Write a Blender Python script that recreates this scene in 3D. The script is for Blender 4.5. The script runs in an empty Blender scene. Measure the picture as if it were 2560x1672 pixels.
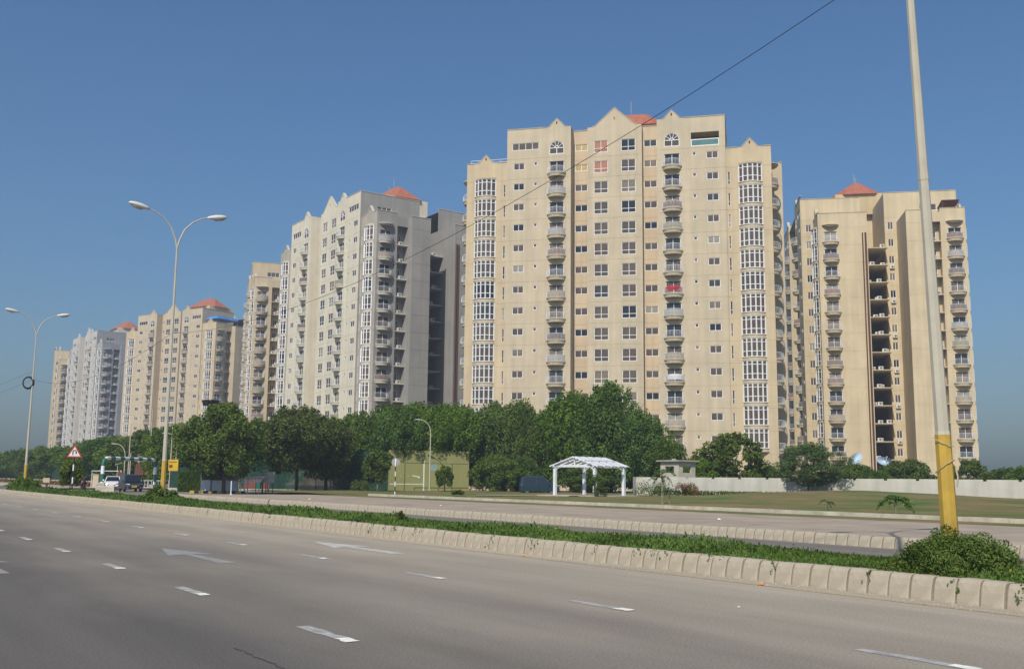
import bpy, math, random
import numpy as np
from math import sin, cos, pi, radians as R
from mathutils import Matrix, Vector, Euler
random.seed(7); rng = np.random.default_rng(11)
scene = bpy.context.scene
COL = scene.collection

# ---------------------------------------------------------------- camera, sky, sun, exposure
EYE = 1.6
PITCH, ROLL = math.atan(362/2500.), 0.0105
cam_d = bpy.data.cameras.new('camera')
cam_d.sensor_width = 36.0; cam_d.lens = 36.0*2500/2560
cam_d.clip_start = 0.1; cam_d.clip_end = 9000
cam = bpy.data.objects.new('camera', cam_d); COL.objects.link(cam)
fwd = Vector((0, cos(PITCH), sin(PITCH))); up0 = Vector((0, -sin(PITCH), cos(PITCH))); rt0 = Vector((1, 0, 0))
rt = rt0*cos(ROLL)-up0*sin(-ROLL); up = rt0*sin(-ROLL)+up0*cos(ROLL)
cam.matrix_world = Matrix(((rt.x, up.x, -fwd.x, 0), (rt.y, up.y, -fwd.y, 0), (rt.z, up.z, -fwd.z, EYE), (0, 0, 0, 1)))
scene.camera = cam

SUN_AZ, SUN_EL = R(198), R(45)          # azimuth clockwise from +Y
world = bpy.data.worlds.new('World'); scene.world = world; world.use_nodes = True
nt = world.node_tree; nt.nodes.clear()
sky = nt.nodes.new('ShaderNodeTexSky'); sky.sky_type = 'NISHITA'; sky.sun_disc = False
sky.sun_elevation = SUN_EL; sky.sun_rotation = SUN_AZ
sky.air_density = 1.4; sky.dust_density = 2.1; sky.ozone_density = 10.0; sky.altitude = 0
bg = nt.nodes.new('ShaderNodeBackground'); bg.inputs['Strength'].default_value = 0.095
wo = nt.nodes.new('ShaderNodeOutputWorld')
tint = nt.nodes.new('ShaderNodeMix'); tint.data_type = 'RGBA'; tint.blend_type = 'MULTIPLY'; tint.inputs[0].default_value = 1; tint.inputs[7].default_value = (.84, .96, 1.02, 1)
nt.links.new(sky.outputs[0], tint.inputs[6]); nt.links.new(tint.outputs[2], bg.inputs[0]); nt.links.new(bg.outputs[0], wo.inputs[0])
sun_d = bpy.data.lights.new('sun', 'SUN'); sun_d.energy = 4.55; sun_d.angle = R(0.5); sun_d.color = (1.0, 0.93, 0.82)
sun = bpy.data.objects.new('sun', sun_d); COL.objects.link(sun)
sd = Vector((sin(SUN_AZ)*cos(SUN_EL), cos(SUN_AZ)*cos(SUN_EL), sin(SUN_EL)))
sun.rotation_euler = sd.to_track_quat('Z', 'Y').to_euler(); sun.location = (0, -20, 60)
scene.view_settings.view_transform = 'Standard'; scene.view_settings.look = 'None'
scene.view_settings.exposure = 0.0; scene.view_settings.gamma = 1.0
scene.view_settings.use_curve_mapping = False

# ---------------------------------------------------------------- road frame (u along the road, v to its right)
RA = R(34.5)
def W(u, v, z=0.0): return Vector((v*cos(RA)-u*sin(RA), v*sin(RA)+u*cos(RA), z))
def pix(px, py, Y):
    """place of a thing seen at a photo position, standing at depth Y"""
    x = (px-1280)/2500.; y = -(py-836)/2500.
    xr = x*cos(ROLL)-y*sin(ROLL); yr = x*sin(ROLL)+y*cos(ROLL)
    d = rt0*xr+up0*yr+fwd
    return Vector((0, 0, EYE))+d*(Y/d.y)
def gx(px, Y):                                     # ground point under a picture column at depth Y
    p = pix(px, 1200, Y); p.z = 0; return p

# ---------------------------------------------------------------- helpers
def srgb(r, g, b):
    f = lambda c: (c/255/12.92 if c/255 <= .04045 else ((c/255+.055)/1.055)**2.4)
    return (f(r), f(g), f(b))
def mat(name, col, rough=0.8, var=0.0, scale=1.0, col2=None, bump=0.0, bscale=20.0, spec=0.3, metal=0.0, streak=0.0, coat=0.0, island=0.0):
    m = bpy.data.materials.new(name); m.use_nodes = True
    n = m.node_tree.nodes; l = m.node_tree.links; b = n['Principled BSDF']
    b.inputs['Roughness'].default_value = rough; b.inputs['Metallic'].default_value = metal
    b.inputs['Specular IOR Level'].default_value = spec; b.inputs['Coat Weight'].default_value = coat
    b.inputs['Base Color'].default_value = (*col, 1)
    tc = n.new('ShaderNodeTexCoord'); out = None
    if var > 0 or col2:
        ns = n.new('ShaderNodeTexNoise'); ns.inputs['Scale'].default_value = scale; ns.inputs['Detail'].default_value = 8; ns.inputs['Roughness'].default_value = 0.62
        l.new(tc.outputs['Object'], ns.inputs['Vector'])
        cr = n.new('ShaderNodeValToRGB'); c2 = col2 or tuple(c*(1-var) for c in col); c1 = col if col2 else tuple(min(1, c*(1+var*.6)) for c in col)
        cr.color_ramp.elements[0].position = .35; cr.color_ramp.elements[1].position = .68
        cr.color_ramp.elements[0].color = (*c2, 1); cr.color_ramp.elements[1].color = (*c1, 1)
        l.new(ns.outputs['Fac'], cr.inputs['Fac']); out = cr.outputs['Color']
    if streak > 0:
        mp = n.new('ShaderNodeMapping'); mp.inputs['Scale'].default_value = (1.3, 1.3, .06)
        l.new(tc.outputs['Object'], mp.inputs['Vector'])
        n2 = n.new('ShaderNodeTexNoise'); n2.inputs['Scale'].default_value = 1.0; n2.inputs['Detail'].default_value = 6
        l.new(mp.outputs[0], n2.inputs['Vector'])
        mr = n.new('ShaderNodeMapRange'); mr.inputs['From Min'].default_value = .3; mr.inputs['From Max'].default_value = .7
        mr.inputs['To Min'].default_value = 1-streak; mr.inputs['To Max'].default_value = 1+streak*.4
        l.new(n2.outputs['Fac'], mr.inputs['Value'])
        mx = n.new('ShaderNodeMix'); mx.data_type = 'RGBA'; mx.blend_type = 'MULTIPLY'; mx.inputs[0].default_value = 1
        if out: l.new(out, mx.inputs[6])
        else: mx.inputs[6].default_value = (*col, 1)
        l.new(mr.outputs[0], mx.inputs[7]); out = mx.outputs[2]
    if island > 0:
        ge = n.new('ShaderNodeNewGeometry'); mr = n.new('ShaderNodeMapRange')
        mr.inputs['To Min'].default_value = 1-island; mr.inputs['To Max'].default_value = 1+island
        l.new(ge.outputs['Random Per Island'], mr.inputs['Value'])
        mx = n.new('ShaderNodeMix'); mx.data_type = 'RGBA'; mx.blend_type = 'MULTIPLY'; mx.inputs[0].default_value = 1
        if out: l.new(out, mx.inputs[6])
        else: mx.inputs[6].default_value = (*col, 1)
        l.new(mr.outputs[0], mx.inputs[7]); out = mx.outputs[2]
    if out: l.new(out, b.inputs['Base Color'])
    if bump > 0:
        nb = n.new('ShaderNodeTexNoise'); nb.inputs['Scale'].default_value = bscale; nb.inputs['Detail'].default_value = 5
        l.new(tc.outputs['Object'], nb.inputs['Vector'])
        bp = n.new('ShaderNodeBump'); bp.inputs['Strength'].default_value = bump; bp.inputs['Distance'].default_value = .02
        l.new(nb.outputs['Fac'], bp.inputs['Height']); l.new(bp.outputs[0], b.inputs['Normal'])
    return m
def leafmat(name, dark, light, trans=0.25):
    m = bpy.data.materials.new(name); m.use_nodes = True
    n = m.node_tree.nodes; l = m.node_tree.links; n.clear()
    o = n.new('ShaderNodeOutputMaterial'); ge = n.new('ShaderNodeNewGeometry'); tc = n.new('ShaderNodeTexCoord')
    ns = n.new('ShaderNodeTexNoise'); ns.inputs['Scale'].default_value = .55; ns.inputs['Detail'].default_value = 3
    l.new(tc.outputs['Object'], ns.inputs['Vector'])
    ad = n.new('ShaderNodeMath'); ad.operation = 'MULTIPLY_ADD'; ad.inputs[1].default_value = .45
    sc = n.new('ShaderNodeMath'); sc.operation = 'MULTIPLY_ADD'; sc.inputs[1].default_value = 1.6; sc.inputs[2].default_value = -.52
    l.new(ns.outputs['Fac'], sc.inputs[0]); l.new(ge.outputs['Random Per Island'], ad.inputs[0]); l.new(sc.outputs[0], ad.inputs[2])
    cr = n.new('ShaderNodeValToRGB'); cr.color_ramp.elements[0].color = (*dark, 1); cr.color_ramp.elements[1].color = (*light, 1)
    cr.color_ramp.elements[0].position = .1; cr.color_ramp.elements[1].position = .85
    l.new(ad.outputs[0], cr.inputs['Fac'])
    oi = n.new('ShaderNodeObjectInfo'); hs = n.new('ShaderNodeHueSaturation'); l.new(cr.outputs[0], hs.inputs['Color'])
    for k, (a, b) in (('Hue', (.490, .514)), ('Saturation', (.95, 1.15)), ('Value', (.86, 1.18))):
        mr = n.new('ShaderNodeMapRange'); mr.inputs['To Min'].default_value = a; mr.inputs['To Max'].default_value = b
        ml = n.new('ShaderNodeMath'); ml.operation = 'MULTIPLY_ADD'; ml.inputs[1].default_value = {'Hue': 1.0, 'Saturation': 7.3, 'Value': 3.7}[k]; ml.inputs[2].default_value = 0
        fr = n.new('ShaderNodeMath'); fr.operation = 'FRACT'; l.new(oi.outputs['Random'], ml.inputs[0]); l.new(ml.outputs[0], fr.inputs[0]); l.new(fr.outputs[0], mr.inputs['Value']); l.new(mr.outputs[0], hs.inputs[k])
    d = n.new('ShaderNodeBsdfDiffuse'); t = n.new('ShaderNodeBsdfTranslucent'); mx = n.new('ShaderNodeMixShader'); mx.inputs[0].default_value = trans
    l.new(hs.outputs[0], d.inputs[0]); l.new(hs.outputs[0], t.inputs[0]); l.new(d.outputs[0], mx.inputs[1]); l.new(t.outputs[0], mx.inputs[2])
    l.new(mx.outputs[0], o.inputs[0]); return m

class MB:
    """collects faces, builds ONE mesh"""
    def __init__(s, M=None): s.v = []; s.f = []; s.m = []; s.M = M
    def add(s, vs, fs, m=0):
        o = len(s.v)
        s.v += [tuple(s.M @ Vector(p)) for p in vs] if s.M else [tuple(p) for p in vs]
        s.f += [tuple(i+o for i in f) for f in fs]; s.m += [m]*len(fs); return s
    def box(s, x0, x1, y0, y1, z0, z1, m=0):
        return s.add([(x0, y0, z0), (x1, y0, z0), (x1, y1, z0), (x0, y1, z0), (x0, y0, z1), (x1, y0, z1), (x1, y1, z1), (x0, y1, z1)],
                     [(0, 3, 2, 1), (4, 5, 6, 7), (0, 1, 5, 4), (1, 2, 6, 5), (2, 3, 7, 6), (3, 0, 4, 7)], m)
    def beam(s, a, b, w, h=None, m=0, up=(0, 0, 1)):
        a = Vector(a); b = Vector(b); d = (b-a).normalized(); u = Vector(up)
        if abs(d.dot(u)) > .98: u = Vector((0, 1, 0))
        x = d.cross(u).normalized(); y = x.cross(d).normalized(); h = h or w
        vs = [p+x*(i*w/2)+y*(j*h/2) for p in (a, b) for i, j in ((-1, -1), (1, -1), (1, 1), (-1, 1))]
        return s.add(vs, [(0, 1, 2, 3), (7, 6, 5, 4), (0, 4, 5, 1), (1, 5, 6, 2), (2, 6, 7, 3), (3, 7, 4, 0)], m)
    def tube(s, pts, rad, n=8, m=0, cap=True):
        pts = [Vector(p) for p in pts]; k = len(pts); rad = rad if hasattr(rad, '__len__') else [rad]*k
        rings = []; x = None
        for i, p in enumerate(pts):
            d = (pts[min(i+1, k-1)]-pts[max(i-1, 0)]).normalized()
            if x is None: x = d.cross(Vector((0, 0, 1)) if abs(d.z) < .9 else Vector((1, 0, 0))).normalized()
            x = (x-d*x.dot(d)).normalized(); y = d.cross(x)
            rings.append([p+(x*cos(2*pi*j/n)+y*sin(2*pi*j/n))*rad[i] for j in range(n)])
        vs = [q for r in rings for q in r]
        fs = [(i*n+j, i*n+(j+1) % n, (i+1)*n+(j+1) % n, (i+1)*n+j) for i in range(k-1) for j in range(n)]
        if cap: fs += [tuple(range(n-1, -1, -1)), tuple((k-1)*n+j for j in range(n))]
        return s.add(vs, fs, m)
    def prism(s, poly, y0, y1, m=0):
        """polygon in x,z pushed along y"""
        n = len(poly); vs = [(p[0], y0, p[1]) for p in poly]+[(p[0], y1, p[1]) for p in poly]
        fs = [tuple(range(n)), tuple(range(2*n-1, n-1, -1))]+[(j, n+j, n+(j+1) % n, (j+1) % n) for j in range(n)]
        return s.add(vs, fs, m)
    def slab(s, poly, z0, z1, m=0):
        n = len(poly); vs = [(p[0], p[1], z0) for p in poly]+[(p[0], p[1], z1) for p in poly]
        fs = [tuple(range(n-1, -1, -1)), tuple(range(n, 2*n))]+[(j, (j+1) % n, n+(j+1) % n, n+j) for j in range(n)]
        return s.add(vs, fs, m)
    def loft(s, secs, m=0, cap=True, closed=True):
        n = len(secs[0]); vs = [p for q in secs for p in q]; k = len(secs); r = n if closed else n-1
        fs = [(i*n+j, i*n+(j+1) % n, (i+1)*n+(j+1) % n, (i+1)*n+j) for i in range(k-1) for j in range(r)]
        if cap: fs += [tuple(range(n-1, -1, -1)), tuple((k-1)*n+j for j in range(n))]
        return s.add(vs, fs, m)
    def mesh(s, name, mats, smooth=False):
        me = bpy.data.meshes.new(name); me.from_pydata(s.v, [], s.f)
        for q in (mats if isinstance(mats, (list, tuple)) else [mats]): me.materials.append(q)
        if any(s.m): me.polygons.foreach_set('material_index', s.m)
        if smooth: me.polygons.foreach_set('use_smooth', [True]*len(s.f))
        me.update(); return me
    def build(s, name, mats, parent=None, smooth=False): return link(name, s.mesh(name, mats, smooth), parent)
def link(name, me, parent=None, loc=None, rotz=None, scale=None):
    o = bpy.data.objects.new(name, me); COL.objects.link(o); o.parent = parent
    if loc is not None: o.location = loc
    if rotz is not None: o.rotation_euler = (0, 0, rotz)
    if scale is not None: o.scale = scale
    return o
def thing(name, label, cat, loc=(0, 0, 0), rotz=0, group=None):
    o = bpy.data.objects.new(name, None); COL.objects.link(o); o.empty_display_size = .3
    o.location = loc; o.rotation_euler = (0, 0, rotz); return tag(o, label, cat, group)
def tag(o, label=None, cat=None, group=None, kind=None):
    if label: o['label'] = label
    if cat: o['category'] = cat
    if group: o['group'] = group
    if kind: o['kind'] = kind
    return o
def npmesh(name, V, Q, mats):
    """fast quad mesh"""
    me = bpy.data.meshes.new(name); V = np.asarray(V, np.float32); Q = np.asarray(Q, np.int32)
    me.vertices.add(len(V)); me.vertices.foreach_set('co', V.ravel())
    me.loops.add(Q.size); me.loops.foreach_set('vertex_index', Q.ravel())
    me.polygons.add(len(Q)); me.polygons.foreach_set('loop_start', np.arange(0, Q.size, 4, dtype=np.int32))
    me.polygons.foreach_set('loop_total', np.full(len(Q), 4, np.int32))
    me.update(calc_edges=True); me.validate()
    for q in (mats if isinstance(mats, (list, tuple)) else [mats]): me.materials.append(q)
    return me
def leaves(P, N, size, aspect=.5, jitter=.8):
    """rhombus leaves at points P facing about N"""
    n = len(P); D = N+rng.normal(0, jitter, (n, 3)); D /= np.linalg.norm(D, axis=1)[:, None]+1e-9
    T = rng.normal(0, 1, (n, 3)); T -= D*(T*D).sum(1)[:, None]; T /= np.linalg.norm(T, axis=1)[:, None]+1e-9
    B = np.cross(D, T); s = (size*rng.uniform(.6, 1.35, n))[:, None]
    V = np.stack([P-T*s, P-B*s*aspect+D*s*.12, P+T*s, P+B*s*aspect+D*s*.12], 1).reshape(-1, 3)
    return V, np.arange(4*n).reshape(-1, 4)
def clumps(cs, rs, per, size, stretch=(1, 1, 1), shell=.55, aspect=.5, jitter=.8):
    """leaves in puffs at centres cs with radii rs, kept near each puff's shell"""
    PP = []; NN = []
    for c, r in zip(cs, rs):
        k = max(6, int(per*r*r)); d = rng.normal(0, 1, (k, 3)); d /= np.linalg.norm(d, axis=1)[:, None]
        q = rng.uniform(shell**3, 1, k)**(1/3.)
        PP.append(np.array(c)+d*(q*r)[:, None]*np.array(stretch)); NN.append(d)
    return leaves(np.concatenate(PP), np.concatenate(NN), size, aspect, jitter)
# ---------------------------------------------------------------- materials
M_ground = mat('sandy ground', (.23, .19, .14), .95, scale=.15, col2=(.15, .13, .085), bump=.3, bscale=3)
M_dirt = mat('dusty paved verge', (.385, .315, .24), .95, scale=.5, col2=(.27, .22, .17), bump=.3, bscale=8)
M_path = mat('pale concrete path', (.46, .41, .33), .9, .2, 1.2)
M_kerb = mat('kerb concrete', (.43, .375, .285), .9, scale=2.6, col2=(.31, .265, .20), bump=.5, bscale=14)
M_kerb2 = mat('low kerb concrete', (.50, .455, .36), .9, .25, 1.5)
M_soil = mat('median soil', (.12, .085, .055), .95, .3, 4)
M_white = mat('white metal', (.68, .70, .73), .5, .12, 3)
M_frame = mat('white window frame', (.80, .80, .78), .5)
M_dash = mat('worn white road paint', (.46, .45, .42), .7, scale=7.0, col2=(.25, .24, .225))
M_dashend = mat('fresh white road paint', (.80, .78, .70), .6, .2, 9)
M_arrow = mat('faded grey road paint', (.30, .295, .278), .8, scale=4.0, col2=(.215, .21, .198))
M_pole = mat('lamp post galvanised', (.50, .46, .365), .6, scale=1.2, col2=(.40, .37, .295), spec=.25)
M_yel = mat('yellow post paint', (.52, .345, .06), .65, scale=2.0, col2=(.38, .25, .05))
M_black = mat('black paint', (.02, .02, .022), .5)
M_dark = mat('dark interior', (.012, .011, .012), .8)
def road_mat(name, base, dusty, v0, v1, rot=False):
    m = bpy.data.materials.new(name); m.use_nodes = True; n = m.node_tree.nodes; l = m.node_tree.links; b = n['Principled BSDF']
    b.inputs['Roughness'].default_value = .88; b.inputs['Specular IOR Level'].default_value = .2
    tc = n.new('ShaderNodeTexCoord'); sp = n.new('ShaderNodeSeparateXYZ'); l.new(tc.outputs['Object'], sp.inputs[0])
    mp = n.new('ShaderNodeMapping'); mp.inputs['Scale'].default_value = (.8, .35, 1); l.new(tc.outputs['Object'], mp.inputs[0])
    n1 = n.new('ShaderNodeTexNoise'); n1.inputs['Scale'].default_value = .45; n1.inputs['Detail'].default_value = 9; n1.inputs['Roughness'].default_value = .6
    l.new(mp.outputs[0], n1.inputs['Vector'])
    mr = n.new('ShaderNodeMapRange'); mr.inputs['From Min'].default_value = v0; mr.inputs['From Max'].default_value = v1
    l.new(sp.outputs[0], mr.inputs['Value'])
    md = n.new('ShaderNodeMath'); md.operation = 'MULTIPLY_ADD'; md.inputs[1].default_value = .6; md.inputs[2].default_value = -.3
    l.new(n1.outputs['Fac'], md.inputs[0])
    ad = n.new('ShaderNodeMath'); ad.operation = 'ADD'; ad.use_clamp = True; l.new(mr.outputs[0], ad.inputs[0]); l.new(md.outputs[0], ad.inputs[1])
    n2 = n.new('ShaderNodeTexNoise'); n2.inputs['Scale'].default_value = 38; n2.inputs['Detail'].default_value = 6; n2.inputs['Roughness'].default_value = .75
    l.new(tc.outputs['Object'], n2.inputs['Vector'])
    g = n.new('ShaderNodeMapRange'); g.inputs['From Min'].default_value = .3; g.inputs['From Max'].default_value = .7; g.inputs['To Min'].default_value = .58; g.inputs['To Max'].default_value = 1.40
    l.new(n2.outputs['Fac'], g.inputs['Value'])
    mx = n.new('ShaderNodeMix'); mx.data_type = 'RGBA'; mx.inputs[6].default_value = (*base, 1); mx.inputs[7].default_value = (*dusty, 1)
    l.new(ad.outputs[0], mx.inputs[0])
    m2 = n.new('ShaderNodeMix'); m2.data_type = 'RGBA'; m2.blend_type = 'MULTIPLY'; m2.inputs[0].default_value = 1
    l.new(mx.outputs[2], m2.inputs[6]); l.new(g.outputs[0], m2.inputs[7])
    # tyre streaks, oil stains and fine cracks with shapes of their own
    mp3 = n.new('ShaderNodeMapping'); mp3.inputs['Scale'].default_value = (1.5, .12, 1); l.new(tc.outputs['Object'], mp3.inputs[0])
    n3 = n.new('ShaderNodeTexNoise'); n3.inputs['Scale'].default_value = 1; n3.inputs['Detail'].default_value = 5; l.new(mp3.outputs[0], n3.inputs['Vector'])
    g3 = n.new('ShaderNodeMapRange'); g3.inputs['From Min'].default_value = .35; g3.inputs['From Max'].default_value = .65; g3.inputs['To Min'].default_value = .93; g3.inputs['To Max'].default_value = 1.05
    l.new(n3.outputs['Fac'], g3.inputs['Value'])
    m3 = n.new('ShaderNodeMix'); m3.data_type = 'RGBA'; m3.blend_type = 'MULTIPLY'; m3.inputs[0].default_value = 1
    l.new(m2.outputs[2], m3.inputs[6]); l.new(g3.outputs[0], m3.inputs[7])
    wv = n.new('ShaderNodeMath'); wv.operation = 'SINE'; ws = n.new('ShaderNodeMath'); ws.operation = 'MULTIPLY_ADD'; ws.inputs[1].default_value = 2*pi/2.03; ws.inputs[2].default_value = 1.2
    l.new(sp.outputs[0], ws.inputs[0]); l.new(ws.outputs[0], wv.inputs[0])
    wm = n.new('ShaderNodeMapRange'); wm.inputs['From Min'].default_value = -1; wm.inputs['To Min'].default_value = .94; wm.inputs['To Max'].default_value = 1.04; l.new(wv.outputs[0], wm.inputs['Value'])
    m4 = n.new('ShaderNodeMix'); m4.data_type = 'RGBA'; m4.blend_type = 'MULTIPLY'; m4.inputs[0].default_value = 1; l.new(m3.outputs[2], m4.inputs[6]); l.new(wm.outputs[0], m4.inputs[7])
    l.new(m4.outputs[2], b.inputs['Base Color'])
    bp = n.new('ShaderNodeBump'); bp.inputs['Strength'].default_value = .5; bp.inputs['Distance'].default_value = .012
    l.new(n2.outputs['Fac'], bp.inputs['Height']); l.new(bp.outputs[0], b.inputs['Normal'])
    return m
M_road = road_mat('near asphalt', (.120, .110, .100), (.43, .37, .285), 2.5, 15.0)
M_road2 = road_mat('far asphalt', (.115, .11, .108), (.20, .178, .15), 14, 24)
def lawn_mat():
    m = bpy.data.materials.new('patchy lawn'); m.use_nodes = True; n = m.node_tree.nodes; l = m.node_tree.links; b = n['Principled BSDF']
    b.inputs['Roughness'].default_value = 1; b.inputs['Specular IOR Level'].default_value = .05
    tc = n.new('ShaderNodeTexCoord'); ns = n.new('ShaderNodeTexNoise'); ns.inputs['Scale'].default_value = .2; ns.inputs['Detail'].default_value = 10; ns.inputs['Roughness'].default_value = .65
    mp = n.new('ShaderNodeMapping'); mp.inputs['Scale'].default_value = (1.0, .8, 1); l.new(tc.outputs['Object'], mp.inputs[0]); l.new(mp.outputs[0], ns.inputs['Vector'])
    cr = n.new('ShaderNodeValToRGB'); e = cr.color_ramp.elements
    e[0].position = .38; e[0].color = (.22, .15, .08, 1); e[1].position = .64; e[1].color = (.062, .125, .03, 1)
    k = e.new(.47); k.color = (.16, .14, .06, 1)
    l.new(ns.outputs['Fac'], cr.inputs[0]); l.new(cr.outputs[0], b.inputs['Base Color']); return m
M_lawn = lawn_mat()

# ---------------------------------------------------------------- ground, roads, median, kerbs, markings
def sheet(name, poly, z, m, rot=RA):
    """flat sheet; polygon in (v,u) of the road frame so that its texture runs along the road"""
    o = MB().add([(p[0], p[1], z) for p in poly], [tuple(range(len(poly)))]).build(name, m); o.rotation_euler = (0, 0, rot)
    return tag(o, kind='structure')
gd = MB().add([(-4000, -4000, -.012), (4000, -4000, -.012), (4000, 4000, -.012), (-4000, 4000, -.012)], [(0, 1, 2, 3)]).build('ground', M_ground); tag(gd, kind='structure')
road = sheet('road', [(-9, -30), (12.95, -30), (12.95, 420), (-9, 420)], 0, M_road)
road2 = sheet('far_road', [(15.7, -30), (22.15, -30), (22.15, 420), (15.7, 420)], 0, M_road2)
side = sheet('side_road', [(22.1, 77), (60, 84), (60, 124), (22.1, 120)], .004, M_road2)
turn = sheet('median_opening', [(12.9, 98.6), (15.8, 98.6), (15.8, 118), (12.9, 118)], .004, M_road2)
verge = sheet('dusty_verge', [(22.45, -30), (33.2, -30), (32.6, 76), (22.45, 75)], .24, M_dirt)
verge2 = sheet('verge', [(22.3, 122), (40, 126), (40, 420), (22.3, 420)], .12, M_dirt)
grass_strip = sheet('grass_strip', [(33.0, -30), (35.2, -30), (35.2, 66), (41, 76), (32.4, 76)], .244, M_lawn)
# lawn with its low mound in front of the boundary wall
def lawn():
    V = []; F = []; nu, nv = 60, 46
    for i in range(nu+1):
        for j in range(nv+1):
            u = -20+i*2.0; v = 35.4+j*1.5
            p = W(u, v)
            m = .75*math.exp(-((p.x-27)/11)**2-((p.y-80)/9)**2)+.25*math.exp(-((p.x-44)/12)**2-((p.y-70)/9)**2)
            V.append((v, u, .25+m+.04*sin(u*.7)*cos(v*.5)))
    F = [(a*(nv+1)+b, a*(nv+1)+b+1, (a+1)*(nv+1)+b+1, (a+1)*(nv+1)+b) for a in range(nu) for b in range(nv)]
    o = MB(); o.v = V; o.f = [f for f in F]; o.m = [0]*len(F); o = o.build('lawn', M_lawn, smooth=True); o.rotation_euler = (0, 0, RA); return tag(o, kind='structure')
lawn()

KL = .35
def kerb_stone_mesh(name, h, rnd=0.0):
    """one stone along y: face leaning back, rounded top"""
    prof = [(0, -.08), (.012, .02), (.045, h*.55), (.075, h*.82), (.105, h*.95), (.15, h), (.34, h*.985), (.34, -.08)]
    a = KL/2-.016
    secs = []
    for y, s in ((-a, .006), (-a+.015, 0), (a-.015, 0), (a, .006)):
        secs.append([(p[0]+s*(1 if p[0] < .2 else -.2), y, p[1]-s*.6*(p[1] > .1)) for p in prof])
    return MB().loft(secs).mesh(name, M_kerb)
def kerb(name, label_v, u0, u1, h, usplit, flip=False):
    root = MB().box(.17, .30, u0, u1, -.1, h-.03).build(name, M_soil); root.rotation_euler = (0, 0, RA); root.location = W(0, label_v)
    tag(root, kind='structure')
    ms = [kerb_stone_mesh('kerb_stone', h*k) for k in (1, .985, 1.012)]
    u = u0; k = 0; rest = MB()
    while u < u1:
        if u < usplit:
            o = link('kerb_stone', ms[random.randrange(3)], root, (random.uniform(-.012, .014), u+KL/2, random.uniform(-.008, .008)), random.uniform(-.02, .02))
        else:
            prof = [(0, -.08), (.045, h*.55), (.105, h*.95), (.15, h), (.34, h), (.34, -.08)]
            dx = random.uniform(-.012, .014)
            rest.loft([[(p[0]+dx, u+.01, p[1]) for p in prof], [(p[0]+dx, u+KL-.01, p[1]) for p in prof]])
        u += KL; k += 1
    if rest.v: tag(rest.build('kerb_run', M_kerb, root), kind='stuff')
    return root
kerb('median_kerb', 12.85, -14.0, 97.2, .33, 72)
kerb('far_kerb', 22.1, -14.0, 76, .285, 60)
k3 = kerb('far_median_kerb', 15.38, -14.0, 97.2, .2, -20.0)
k4 = MB()
for i in range(50):
    u = -17+i*1.75; k4.box(35.15+.004*(i % 3), 35.45, u+.01, u+1.74, .15, .40+.006*(i % 2))
k4 = k4.build('low_kerb', M_kerb2); k4.rotation_euler = (0, 0, RA); tag(k4, kind='structure')
# rounded nose of the median at the U-turn opening
nose = MB().slab([(12.9, 97.2)]+[(14.3+1.4*cos(a), 97.2+1.4*sin(a)) for a in [pi-pi*i/8 for i in range(9)]], -.05, .33).build('median_nose', M_kerb); nose.rotation_euler = (0, 0, RA); tag(nose, kind='structure')
soil = MB()
soil.add([(13.15, -30, .27), (15.45, -30, .27), (15.45, 97.2, .27), (13.15, 97.2, .27)], [(0, 1, 2, 3)])
soil = soil.build('median', M_soil); soil.rotation_euler = (0, 0, RA); tag(soil, kind='structure')

def mark(name, poly, m, parent=road, z=.004):
    return MB().add([(p[0], p[1], z) for p in poly], [tuple(range(len(poly)))]).build(name, m, parent)
def worn(v0, v1, u0, u1, n=7, j=.018):
    """outline of a painted bar with ragged long edges"""
    us = [u0+(u1-u0)*i/n for i in range(n+1)]; q = lambda: random.uniform(-j, j)
    return [(v1+q(), u) for u in us]+[(v0+q(), u) for u in reversed(us)]
for v, ustart in ((8.5, 5.75), (4.5, 5.32), (.45, 5.4)):
    for k in range(-1, 34):
        u = ustart+4.56*k
        if u < 1 : continue
        mark('lane_dash', worn(v-.075, v+.075, u-.62, u+.62), M_dash)
        mark('dash_end', worn(v-.074, v+.074, u-.62, u-.36, 3), M_dashend, z=.008)
M_arrow2 = mat('pale worn road paint', (.54, .52, .48), .8, scale=4.0, col2=(.38, .36, .325))
def arrow(v, u0, n, L=4.5):
    t = u0+L
    mark('lane_arrow', [(v-.16, u0), (v+.16, u0), (v+.09, u0+L*.55), (v+.48, u0+L*.5), (v, t), (v-.48, u0+L*.5), (v-.09, u0+L*.55)], M_arrow2 if v > 9 else M_arrow)
for v, u0 in ((10.45, 19.4), (6.5, 18.7), (2.6, 18.4)):
    arrow(v, u0, 0)
M_yline = mat('faded yellow edge line', (.42, .30, .13), .85, scale=1.4, col2=(.33, .27, .19))
for k in range(40):
    mark('edge_line', worn(12.32, 12.42, 1+k*2.4, 3.38+k*2.4, 5, .012), M_yline)
M_tar = mat('tar seal', (.05, .047, .045), .7)
tp = [W(0, 0)]*0
def crack(pts, w=.035):
    L = [(v-w*random.uniform(.5, 1.3), u) for v, u in pts]; Rr = [(v+w*random.uniform(.5, 1.3), u+.02) for v, u in reversed(pts)]
    mark('tar_patch', L+Rr, M_tar, z=.0035)
crack([(3.40+.016*sin(i*2.7)+.01*sin(i*1.1), 7.2+i*.11) for i in range(22)], .009)
for v, us in ((18.9, 5.0), ):
    for k in range(22):
        mark('lane_dash', worn(v-.07, v+.07, us+4.56*k-.6, us+4.56*k+.6), M_dash, road2)

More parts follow.
